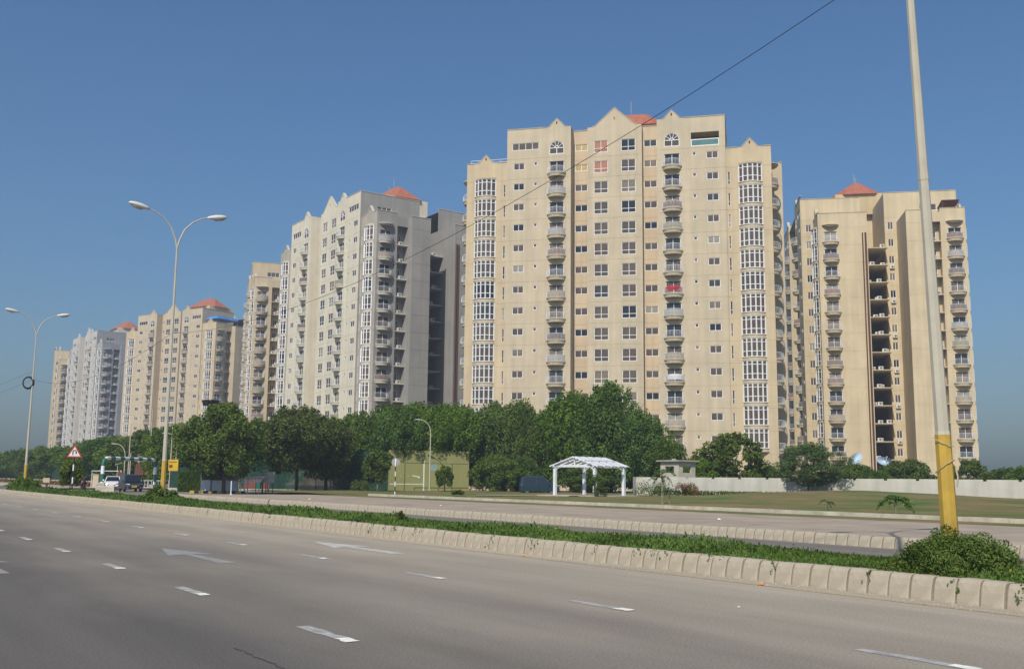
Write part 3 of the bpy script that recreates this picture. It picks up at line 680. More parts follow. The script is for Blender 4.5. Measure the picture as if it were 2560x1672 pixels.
PROTO = {
 'round': (crown('crown', LEAF_B, 120, 4.0, 4.0, 5.8, .65, 1.2, 260, .17, 10, 2.1), trunk_mesh(10, .22, 1)),
 'round2': (crown('crown', LEAF_B, 130, 4.2, 3.6, 6.1, .6, 1.15, 260, .17, 14, 2.2), trunk_mesh(10, .2, 2)),
 'row': (crown('crown', LEAF_A, 150, 3.9, 4.6, 5.2, .6, 1.05, 250, .17, 22, .6, (1, 1, 1.5)), trunk_mesh(10, .18, 3)),
 'row2': (crown('crown', LEAF_A, 150, 4.1, 4.5, 5.3, .55, 1.1, 250, .17, 26, .5, (1, 1, 1.5)), trunk_mesh(10, .18, 4)),
 'canopy': (crown('crown', LEAF_A, 130, 4.1, 3.2, 7.8, .6, 1.0, 250, .17, 20, 5.9, (1, 1, 1.5)), trunk_mesh(10, .18, 13)),
 'low': (crown('crown', LEAF_A, 90, 4.2, 4.6, 4.6, .8, 1.3, 190, .2, 8, .3), trunk_mesh(8, .16, 5)),
 'loose': (crown('crown', LEAF_B, 85, 4.3, 4.4, 5.2, .55, 1.0, 210, .2, 12, .8, (1, 1, 1.1), .6), trunk_mesh(10, .2, 6, 8, 3)),
 'feather': (crown('crown', LEAF_C, 105, 4.4, 4.2, 5.6, .5, 1.0, 300, .15, 16, 1.6, (1.3, 1.3, .8), .42), trunk_mesh(10, .16, 8, 7, 3.0)),
 'sapling': (crown('crown', LEAF_B, 26, 3.6, 3.3, 6.4, .9, 1.6, 120, .36, 3, 3.0), trunk_mesh(10, .22, 9, 5, 2.2, .75, M_bark2)),
}
def tree(kind, px, Y, top, width, label, name='tree', group=None, rot=None, z0=0.0, base=None, hgt=None):
    me, tr = PROTO[kind]; g = gx(px, Y); h = hgt or (pix(px, top, Y).z-z0)
    o = thing(name, label, 'tree' if name.endswith('tree') else 'shrub', (g.x, g.y, z0), rot if rot is not None else random.uniform(0, 6.28), group)
    sc = (width/9.4, width/9.4, h/11.0)
    link('trunk', tr, o, scale=(sc[2], sc[2], sc[2])); link('crown', me, o, scale=sc); return o
GB = 'trees in the dense row behind the fence'
tree('round', 560, 94, 1000, 8.6, 'broad dark tree shading the small white guard cabin', z0=.2)
tree('round2', 742, 106, 1003, 9.6, 'broad tree with a bare trunk standing in front of the green net fence', z0=.2)
tree('round', 815, 110, 1035, 7.2, 'smaller dark tree crown just right of the bare trunked broad tree', z0=.2)
for px, Y, top, w, lab in [
    (895, 121, 1022, 8, 'row tree whose crown starts left of the olive practice wall'),
    (965, 120, 1005, 9.4, 'row tree rising above the left end of the olive practice wall'),
    (1040, 120.5, 998, 9.4, 'row tree directly behind the curved lamp post at the olive wall'),
    (1105, 121, 1004, 9.4, 'row tree overhanging the middle of the olive practice wall'),
    (1165, 121, 1010, 8.5, 'row tree overhanging the right end of the olive practice wall'),
    (1232, 122, 996, 7.5, 'row tree right of the olive wall, below the left bay windows'),
    (1295, 122, 993, 7.0, 'row tree left of the tallest tree, below the tan tower'),
    (1352, 120, 1022, 6.5, 'row tree in the dip just left of the tallest tree'),
    (1428, 117, 972, 9.0, 'tall dark tree behind the left half of the white pergola'),
    (1528, 115, 944, 9.6, 'tallest tree of all, rising behind the white pergola'),
    (1600, 113, 1020, 7.5, 'tree sloping down to the right of the tallest tree'),
    (1655, 112, 1088, 6.0, 'low tree directly behind the concrete lookout box'),]:
    tree(random.choice(['row', 'row2']), px, Y, top, w, lab, group=GB)
for px, Y, top, w, lab in [(1000, 115.6, 1030, 7, 'tree hanging its leaves over the left top edge of the olive wall'), (1062, 116.9, 1040, 7, 'tree hanging its leaves over the middle top edge of the olive wall'), (1135, 118.3, 1035, 7, 'tree hanging its leaves over the right top edge of the olive wall')]:
    tree('canopy', px, Y, top, w, lab, group=GB)
for px, Y, top, w, lab in [(1240, 112, 1125, 5.5, 'low shrubby tree just right of the olive practice wall'), (1305, 114, 1130, 5.0, 'low shrubby tree left of the parked blue vehicle'), (1470, 111, 1150, 6, 'low leafy tree filling the back of the pergola')]:
    tree('low', px, Y, top, w, lab, group=GB)
for i, (px, Y, top, w) in enumerate([(868, 120, 1040, 7), (470, 128, 1052, 9), (425, 132, 1056, 9), (372, 140, 1066, 10), (318, 150, 1078, 10), (268, 160, 1086, 11), (215, 175, 1096, 12), (160, 190, 1104, 12), (105, 205, 1113, 13), (55, 215, 1118, 13), (5, 225, 1124, 14), (-40, 230, 1126, 14), (640, 124, 1040, 9), (690, 124, 1050, 8)]):
    lab = ['dark row tree in the gap between the broad trees and the olive wall', 'row tree rising above the clipped box hedge', 'row tree right behind the small yellow notice board', 'row tree behind the brown direction boards', 'row tree behind the thin pale floodlight pole', 'row tree behind the left leg of the striped gantry', 'row tree behind the triangular U turn sign', 'row tree behind the small roadside tree on the median', 'row tree behind the low cream building', 'row tree behind the farthest lamp post', 'row tree at the left edge of the picture', 'row tree cut off by the left edge', 'row tree showing between the two broad roadside trees', 'row tree directly behind the bare trunked broad tree'][i]
    tree(['row', 'low', 'row2'][i % 3], px, Y, top, w, lab, group='trees in the long row along the left')
tree('loose', 1832, 108, 1072, 8.4, 'loose leafy tree with a few red flowers in front of the tan tower bays')
tree('low', 1757, 108, 1130, 5.5, 'low bush between the lookout box and the loose leafy tree')
tree('low', 1915, 112, 1155, 6, 'low dark bush right of the loose leafy tree')
tree('feather', 2020, 86, 1098, 6.0, 'feathery pale green tree leaning over the boundary wall', z0=.6)
tree('low', 2135, 112, 1150, 6, 'dark bush behind the wall left of the satellite dishes')
tree('low', 2268, 112, 1138, 6.8, 'rounded dark bush behind the wall right of the satellite dishes')
tree('loose', 2425, 112, 1142, 5.6, 'brownish green bush behind the wall right of the yellow post')
tree('low', 2518, 116, 1160, 5.6, 'dark bush behind the wall at the right edge')
tree('low', 2580, 112, 1152, 6, 'bright green bush behind the wall cut by the right edge')
tree('low', 2195, 108, 1168, 4, 'small bush below the satellite dishes')
tree('sapling', 1112, 109, 1163, 2.4, 'small round headed sapling in front of the olive wall', z0=.2)
tree('sapling', 944, 108, 1122, 4.4, 'thin leaning tree left of the olive practice wall', z0=.2)
tree('sapling', 176, 74, 1146, 2.0, 'small roadside tree on the median by the U turn sign', z0=.3)
tree('sapling', 1145, 80, 1224, 1.3, 'little bushy plant on the lawn below the sapling', 'shrub', z0=.25)
# far wood at the right horizon
V = []; Qs = []
cs = [np.array([x, 620+rng.uniform(-20, 20), rng.uniform(1, 6)]) for x in np.arange(230, 420, 3.2)]
V, Q = clumps(cs, [rng.uniform(3.5, 6) for _ in cs], 18, .9)
tag(link('distant_trees', npmesh('distant_trees', V, Q, LEAF_A)), 'hazy strip of distant trees on the right horizon', 'trees', kind='stuff')

# median ground cover: upright blades, thick near the camera
def cover():
    n = 150000
    r = 90*rng.uniform(0, 1, n)**1.45; u = r+1.5; sg = rng.uniform(0, 1, n) < .10; u[sg] = 1.5-12*rng.uniform(0, 1, sg.sum()); r = np.maximum(np.abs(u), 4)+5; v = 13.12+2.3*rng.uniform(0, 1, n)
    hump = .10+.07*np.sin(u*.9+1)+.05*np.sin(u*2.3+v*2)+.05*np.cos(u*.37)
    edge = np.clip(np.minimum(v-13.05, 15.5-v)/.35, .25, 1)
    hgt = np.clip(hump*edge*rng.uniform(.35, 1.5, n), .04, .5)
    z0 = .27+hgt*rng.uniform(0, .75, n)
    P = np.stack([v, u, z0], 1); a = rng.uniform(0, 2*pi, n); s = (.026+.0014*r)*rng.uniform(.6, 1.3, n)
    up = np.stack([rng.normal(0, .45, n), rng.normal(0, .45, n), np.ones(n)], 1); up /= np.linalg.norm(up, axis=1)[:, None]
    sd = np.stack([np.cos(a), np.sin(a), np.zeros(n)], 1)
    L = s[:, None]*1.5; Wd = s[:, None]*.38
    V = np.stack([P, P+up*L*.5-sd*Wd, P+up*L, P+up*L*.5+sd*Wd], 1).reshape(-1, 3)
    o = link('ground_cover', npmesh('ground_cover', V, np.arange(4*n).reshape(-1, 4), [LEAF_G])); o.rotation_euler = (0, 0, RA)
    tag(o, 'low green ground cover growing along the raised median', 'grass', kind='stuff')
    n = 700; r = 8+40*rng.uniform(0, 1, n)**1.6; u = r-5.5; v = 13.12+2.2*rng.uniform(0, 1, n)
    V, Q = leaves(np.stack([v, u, .36+.12*rng.uniform(0, 1, n)], 1), np.array([[0, 0, 1.]]).repeat(n, 0), .03)
    o = link('dry_leaves', npmesh('dry_leaves', V, Q, [LEAF_Y])); o.rotation_euler = (0, 0, RA); tag(o, 'yellowed leaves scattered through the median ground cover', 'leaves', kind='stuff')
cover()
def creepers():
    PP = []
    for k in range(46):                                   # thin runners hanging over the kerb face
        u = 6+40*random.random()**1.5; v = 12.98
        for j in range(random.randint(3, 9)):
            z = .36-j*.038; PP.append((12.98-.018*min(j, 8)-.02+random.uniform(-.015, 0), u+random.uniform(-.05, .05)+.02*j*random.uniform(-1, 1), z))
    P = np.array(PP); V, Q = leaves(P, np.array([[-1., 0, .3]]).repeat(len(P), 0), .028, .6)
    o = link('creeper', npmesh('creeper', V, Q, [LEAF_G])); o.rotation_euler = (0, 0, RA); tag(o, 'thin creeper runners hanging over the median kerb face', 'creeper', kind='stuff')
creepers()
def bush(name, label, u, v, r, h, n, size, m=LEAF_G, z0=.25, yel=.06, per=None):
    cs, rs = [], []
    k = 60
    for i in range(k):
        a = rng.uniform(0, 2*pi); q = math.sqrt(rng.uniform(0, 1)); cs.append(np.array([r*q*cos(a), r*q*sin(a), h*(1-q**2)*rng.uniform(.35, 1.0)])); rs.append(r*rng.uniform(.14, .24))
    V, Q = clumps(cs, rs, n/(k*(r*.19)**2), size, (1, 1, .9), .3, .42)
    C = V.reshape(-1, 4, 3).mean(1); keep = (v+C[:, 0]*cos(RA)+C[:, 1]*sin(RA) > 13.1) | (C[:, 2]+z0 > .62); V = V.reshape(-1, 4, 3)[keep].reshape(-1, 3); Q = np.arange(len(V)).reshape(-1, 4)
    nq = len(Q); me = npmesh(name, V, Q, [m, LEAF_Y]); idx = (rng.uniform(0, 1, nq) < yel).astype(np.int32); me.polygons.foreach_set('material_index', idx)
    p = W(u, v); o = thing(name, label, 'shrub', (p.x, p.y, z0)); link('foliage', me, o)
    st = MB()
    for i in range(9): a = 2*pi*i/9; st.tube([(0, 0, -.05), (r*.3*cos(a), r*.3*sin(a), h*.5), (r*.6*cos(a), r*.6*sin(a), h*.75)], [.014, .01, .004], 4)
    st.build('stem', M_bark, o); return o
bush('bush', 'spreading green bush around the foot of the yellow lamp post at right', 8.72, 13.98, 1.05, .60, 30000, .024, yel=.04)
bush('bush', 'green bush at the foot of the double armed lamp post', 51.4, 14.2, 1.0, .85, 7000, .06)
bush('bush', 'green bush at the foot of the farthest lamp post', 91.6, 14.2, 1.5, 1.1, 5000, .09, yel=.02)
bush('weed_plant', 'single leafy weed standing up from the median ground cover', 26.5, 14.3, .2, .45, 500, .05, yel=0)
def hedge():
    p = gx(482, 104); o = thing('hedge', 'clipped bright green box hedge left of the guard cabin', 'hedge', (p.x, p.y, .1), R(20))
    n = 9000; f = rng.integers(0, 3, n); P = rng.uniform(-1, 1, (n, 3)); s = np.sign(rng.uniform(-1, 1, n)); P[np.arange(n), f] = s
    N = np.zeros((n, 3)); N[np.arange(n), f] = s; P = P*np.array([1.35, .9, .95])+np.array([0, 0, .95])+rng.normal(0, .04, (n, 3))
    V, Q = leaves(P, N, .09); link('foliage', npmesh('foliage', V, Q, [LEAF_H]), o)
    MB().box(-1.2, 1.2, -.75, .75, 0, 1.75).build('twigs', M_soil, o)
hedge()
def frond_plant(label, px, Y, h, n, L, name, z0=.25, m=LEAF_C, stem=M_bark2):
    """young plant with drooping pinnate fronds"""
    g = gx(px, Y); o = thing(name, label, 'plant', (g.x, g.y, z0)); MB().tube([(0, 0, -.1), (.02, 0, h*.5), (0, .02, h)], [.05*h, .035*h, .02*h], 6).build('stem', stem, o)
    PP = []; NN = []
    for i in range(n):
        a = 2*pi*i/n+rng.uniform(-.3, .3); e = rng.uniform(.2, .9); z = h*rng.uniform(.75, 1)
        for t in np.linspace(.12, 1, 16):
            c = np.array([L*t*cos(a), L*t*sin(a), z+L*(e*t-.95*t*t)])
            for s in (-1, 1): PP.append(c+np.array([-sin(a), cos(a), -.2])*s*.09*L*(1.2-t)); NN.append((0, 0, 1))
    V, Q = leaves(np.array(PP), np.array(NN, float), .15*L, .3, .5); link('frond', npmesh('frond', V, Q, [m]), o)
frond_plant('young feathery plant on the lawn left of the yellow post', 2236, 47, .75, 11, .85, 'young_plant')
frond_plant('tiny drooping seedling on the lawn near the low kerb', 2066, 50, .45, 6, .4, 'young_plant')
frond_plant('tall thin sapling with tiered fronds right of the pergola', 1655, 62, 2.0, 9, .8, 'young_plant')
frond_plant('short leafy plant tied to a stake right of the pergola', 1672, 61, .9, 8, .55, 'young_plant')
def bloom(label, px, Y, r, h, name='flower_bush', fl=.25):
    g = gx(px, Y); o = thing(name, label, 'shrub', (g.x, g.y, .25)); cs = [np.array([rng.uniform(-r, r), rng.uniform(-r, r)*.7, rng.uniform(.15, h)]) for _ in range(26)]
    V, Q = clumps(cs, [r*.32]*26, 70/(r*.32)**2, .07, (1, 1, 1.1), .3); me = npmesh('foliage', V, Q, [LEAF_B, FLOWER]); me.polygons.foreach_set('material_index', (rng.uniform(0, 1, len(Q)) < fl).astype(np.int32)); link('foliage', me, o)
    s = MB()
    for i in range(5): s.tube([(0, 0, -.1), (r*.5*cos(i*1.3), r*.4*sin(i*1.3), h*.8)], [.03, .012], 5)
    s.build('stem', M_bark, o)
bloom('pink flowering bougainvillea in front of the boundary wall', 1716, 92.5, .9, 1.1)
bloom('green and yellow shrub left of the thin sapling by the wall end', 1628, 93, 1.5, 1.2, fl=0)
bloom('leafy climber growing up the near post of the pergola', 1494, 83.5, .75, 1.7, 'climber', 0)
bloom('low dark shrub in front of the left end of the olive wall', 900, 107, 1.0, .9, 'shrub', 0)
def tufts(label, pts, n, size, h):
    PP = []
    for k in range(n):
        a, b, t = pts[0], pts[1], random.random(); p = a+(b-a)*t; PP.append((p.x+random.uniform(-.5, .5), p.y+random.uniform(-.5, .5), .28+random.uniform(0, h)))
    P = np.array(PP); V, Q = leaves(P, rng.normal(0, 1, (n, 3))*np.array([1, 1, .2]), size, .35); tag(link('grass_tufts', npmesh('grass_tufts', V, Q, [LEAF_G])), label, 'grass', kind='stuff')
tufts('rough weeds along the foot of the boundary wall', (Vector((13.5, 95.6, 0)), Vector((24, 89, 0))), 2500, .12, .45)
# ---------------------------------------------------------------- street furniture, walls, vehicles
M_lamp = mat('lamp housing', (.62, .60, .55), .45); M_lens = mat('lamp lens', (.35, .33, .30), .2, spec=.6)
M_rope = mat('rope', (.45, .38, .26), .9); M_conc = mat('raw concrete', (.46, .41, .335), .92, scale=.8, col2=(.36, .32, .26), streak=.12)
M_wall = mat('limewashed wall', (.54, .522, .455), .92, scale=.35, col2=(.43, .41, .355), streak=.14)
M_green = mat('green paint', (.02, .14, .11), .5); M_gwhite = mat('gantry white paint', (.78, .78, .76), .5)
M_olive = mat('olive wall paint', (.30, .295, .115), .9, scale=.3, col2=(.265, .26, .10), streak=.05); M_line = mat('court line paint', (.72, .74, .66), .8)
M_net = mat('dark green net post', (.012, .04, .03), .7); M_brown = mat('brown sign board', (.13, .05, .03), .6, .2, 2); M_grey = mat('grey sign back', (.33, .32, .30), .6, .15, 1)
M_red = mat('sign red', (.55, .035, .03), .5); M_yellow = mat('yellow board', (.55, .36, .04), .6, .15, 2); M_blue = mat('cabin panel', (.62, .66, .74), .6, .12, 2); M_cream = mat('cream plaster', (.52, .44, .32), .9, .12, .6)
M_rubber = mat('tyre rubber', (.02, .02, .02), .85); M_chrome = mat('chrome', (.7, .7, .7), .15, metal=1.0); M_glasscar = mat('car glass', (.012, .014, .018), .05, spec=.8)
def net_mat():
    m = bpy.data.materials.new('green shade net'); m.use_nodes = True; n = m.node_tree.nodes; l = m.node_tree.links; b = n['Principled BSDF']
    b.inputs['Base Color'].default_value = (.012, .055, .036, 1); b.inputs['Roughness'].default_value = .9
    tr = n.new('ShaderNodeBsdfTransparent'); mx = n.new('ShaderNodeMixShader'); tc = n.new('ShaderNodeTexCoord'); ns = n.new('ShaderNodeTexNoise'); ns.inputs['Scale'].default_value = .5
    mr = n.new('ShaderNodeMapRange'); mr.inputs['To Min'].default_value = .45; mr.inputs['To Max'].default_value = .85; l.new(tc.outputs['Object'], ns.inputs['Vector']); l.new(ns.outputs['Fac'], mr.inputs['Value'])
    l.new(mr.outputs[0], mx.inputs[0]); l.new(tr.outputs[0], mx.inputs[1]); l.new(b.outputs[0], mx.inputs[2]); l.new(mx.outputs[0], n['Material Output'].inputs[0]); return m
M_netting = net_mat()

def lamp_post(label, u, v=14.3):
    p = W(u, v); o = thing('street_lamp', label, 'street lamp', (p.x, p.y, .25), RA, 'double armed lamp posts on the median')
    b = MB(); b.tube([(0, 0, -.3), (0, 0, 2.1)], [.135, .118], 8); b.build('painted_base', M_yel, o)
    b = MB(); b.tube([(0, 0, 2.1), (0, 0, 2.16), (0, 0, 6.2), (0, 0, 13.14)], [.119, .108, .08, .045], 8); b.build('pole', M_pole, o)
    MB().tube([(0, 0, 6.15), (0, 0, 6.27)], [.085, .083], 8).build('collar', M_pole, o)
    for q in (-1, 1):
        a = MB(); a.tube([(0, 0, 12.94), (q*.10, 0, 13.39), (q*.34, 0, 13.99), (q*.74, 0, 14.44), (q*1.22, 0, 14.72), (q*1.54, 0, 14.82)], [.05, .045, .04, .036, .034, .032], 8); a.build('arm', M_pole, o)
        h = MB(); secs = []
        for t, w, top, bot in ((0, .05, .05, -.05), (.15, .10, .10, -.08), (.45, .17, .15, -.14), (.8, .18, .14, -.14), (1.05, .13, .09, -.07), (1.15, .03, .02, -.02)):
            x = q*(1.48+t*.92); z = 14.81+t*.15; secs.append([(x, w*cos(a_), z+(top if sin(a_) > 0 else -bot)*sin(a_)) for a_ in [2*pi*i/10 for i in range(10)]])
        hd = h.loft(secs).build('lamp_head', M_lamp, o, True)
        MB().loft([[(q*(1.48+t*.92), w*cos(a_), 14.81+t*.15+bot+.035*sin(a_)) for a_ in [2*pi*i/8 for i in range(8)]] for t, w, bot in ((.42, .05, -.14), (.6, .12, -.155), (.9, .10, -.13), (1.0, .04, -.09))]).build('lens', M_lens, hd, True)
    return o
l1 = lamp_post('large foreground lamp post with yellow base, cut by the top edge', 8.96)
l2 = lamp_post('double armed lamp post with yellow base in front of the tan towers', 51.4)
l3 = lamp_post('farthest double armed lamp post at the left edge, cable coil on it', 91.8)
l1.rotation_euler = (Matrix.Rotation(R(-1.35), 3, 'Y') @ Matrix.Rotation(RA, 3, 'Z')).to_euler()
r = MB()
for z, t in ((1.62, .10), (1.99, -.07)): r.tube([(.14*cos(a), .14*sin(a), z+t*cos(a+.6)) for a in [2*pi*i/16 for i in range(17)]], .006, 5)
r.tube([(.14, -.05, 1.6), (.16, -.06, 1.45), (.14, -.05, 1.30)], .014, 5); rp = r.build('rope', M_rope); rp.location = l1.location; rp.rotation_euler = (0, R(-1.35), 0); tag(rp, 'thin rope tied round the yellow base of the foreground lamp post', 'rope')
M_cable = mat('black cable', (.015, .015, .018), .6)
def cable(a, b, sag, label, rad=.008):
    pts = [a+(b-a)*t-Vector((0, 0, sag*4*t*(1-t))) for t in [i/24 for i in range(25)]]; tag(MB().tube(pts, rad, 5).build('cable', M_cable), label, 'cable')
pc = lambda u, z: W(u, 14.3, z)
cable(pc(8.96, 10.5), pc(51.4, 8.8), 1.6, 'thin black cable crossing the sky from upper right to the double armed lamp', .007)
cable(pc(51.4, 8.8), pc(91.8, 9.5), 1.2, 'thin black cable between the two left lamp posts', .009)
cable(pc(91.8, 10.2), W(140, 12, 10.4), .3, 'upper of two thin wires leaving the frame at the left lamp post', .009)
cable(pc(91.8, 9.5), W(140, 12, 9.6), .4, 'lower of two thin wires leaving the frame at the left lamp post', .009)
c = MB()
for k in range(5): c.tube([((.38+.03*k)*cos(a), .12+.02*k, (.42+.03*k)*sin(a)) for a in [2*pi*i/20 for i in range(21)]], .022, 5, cap=False)
c = c.build('cable_coil', M_cable); c.location = pc(91.8, 9.2)+Vector((-.35, -.2, 0)); tag(c, 'black coil of spare cable hung on the farthest lamp post', 'cable coil')
b = MB(); b.box(-.28, .28, -.02, .02, 0, .56); ys = b.build('notice_board', M_yellow); ys.location = W(51.4, 14.3, 1.85)+Vector((.42, .1, 0)); ys.rotation_euler = (0, 0, R(-12)); tag(ys, 'small yellow notice board beside the base of the double armed lamp', 'sign')
MB().box(-.22, .2, -.026, -.021, .42, .455).box(-.2, -.02, -.026, -.021, .16, .30).build('print', M_brown, ys)
MB().beam((-.28, .04, .28), (-.40, .0, .28), .03).build('bracket', M_pole, ys)

# --- U-turn warning sign
p = W(73, 14.3); o = thing('road_sign', 'red bordered triangular U turn warning sign on striped pole', 'road sign', (p.x, p.y, .25), R(25))
for k in range(6): MB().tube([(0, 0, k*.43-.1), (0, 0, k*.43+.34)], .045, 8).build('post_band', M_gwhite if k % 2 == 0 else M_black, o)
MB().tube([(0, 0, 2.45), (0, 0, 2.7)], .03, 6).build('post_top', M_black, o)
def tri(s, z): return [(-s, z), (s, z), (0, z+s*1.72)]
pl = MB().prism(tri(.5, 2.52), -.07, -.05).build('plate', M_red, o); MB().prism(tri(.365, 2.60), -.075, -.0705).build('face', M_gwhite, pl)
g = MB(); A = [(-.10, 2.68)]+[(-.10, 2.86)]+[(.0-.10*cos(a), 2.90+.10*sin(a)) for a in [pi*i/8 for i in range(9)]]+[(.10, 2.84)]
for a, b_ in zip(A, A[1:]): g.beam((a[0], -.0785, a[1]), (b_[0], -.0785, b_[1]), .005, .062, up=(0, 0, 1) if abs(a[0]-b_[0]) > .02 else (1, 0, 0))
g.prism([(.03, 2.85), (.17, 2.85), (.10, 2.74)], -.081, -.0765); g.build('symbol', M_black, pl)

# --- round sign seen from the back
p = gx(988, 82); o = thing('road_sign', 'round sign seen from behind on a black and white striped post', 'road sign', (p.x, p.y, .25), R(8))
for k in range(7): MB().tube([(0, 0, k*.4-.1), (0, 0, k*.4+.3)], .04, 8).build('post_band', M_gwhite if k % 2 == 0 else M_black, o)
MB().prism([(.33*cos(a), 2.65+.33*sin(a)) for a in [2*pi*i/20 for i in range(20)]], .05, .07).build('disc', M_grey, o); MB().box(-.05, .05, .0, .05, 2.45, 2.9).build('clamp', M_gwhite, o)

# --- striped height gantry over the side road
a0 = gx(255, 112); a1 = gx(387, 122); d = (a1-a0); L = d.length; o = thing('height_gantry', 'green and white striped height limit gantry over the side road', 'gantry', a0, math.atan2(d.y, d.x))
path = [(0, 0, 0)]+[(0, 0, z) for z in np.linspace(.5, 2.75, 6)]+[(.75-.75*cos(t), 0, 2.75+.75*sin(t)) for t in np.linspace(.2, pi/2, 5)]
top = [(.75+(L-1.5)*i/9, 0, 3.5) for i in range(1, 10)]
path = path+top+[(L-p_[0], 0, p_[2]) for p_ in reversed(path[:12])]
pts = [Vector(q) for q in path]; tot = [0]
for i in range(1, len(pts)): tot.append(tot[-1]+(pts[i]-pts[i-1]).length)
def along(s):
    for i in range(1, len(pts)):
        if s <= tot[i]: return pts[i-1].lerp(pts[i], (s-tot[i-1])/max(1e-6, tot[i]-tot[i-1]))
    return pts[-1]
nb = 19
for k in range(nb):
    s0, s1 = tot[-1]*k/nb, tot[-1]*(k+1)/nb; MB().tube([along(s0+(s1-s0)*j/5) for j in range(6)], .19, 12, cap=False).build('pipe_band', M_gwhite if k % 2 == 0 else M_green, o, True)
for x in (0, L): MB().box(x-.45, x+.45, -.45, .45, -.1, .55).build('footing', M_conc, o)
for px, Y, s, lab, lo in ((254, 103, (.75, .7, .85), 'tan concrete block at the foot of the striped gantry', M_conc), (266, 99, (1.6, .5, .55), 'long low concrete barrier block in front of the white car', M_kerb2)):
    g = gx(px, Y); b = MB(); w, dd, h = s; b.loft([[(-w/2, -dd/2, 0), (w/2, -dd/2, 0), (w/2, dd/2, 0), (-w/2, dd/2, 0)], [(-w/2, -dd/2, h*.85), (w/2, -dd/2, h*.85), (w/2, dd/2, h*.85), (-w/2, dd/2, h*.85)], [(-w/2+.06, -dd/2+.06, h), (w/2-.06, -dd/2+.06, h), (w/2-.06, dd/2-.06, h), (-w/2+.06, dd/2-.06, h)]])
    b = b.build('concrete_block', lo); b.location = g; b.rotation_euler = (0, 0, R(12)); tag(b, lab, 'block')

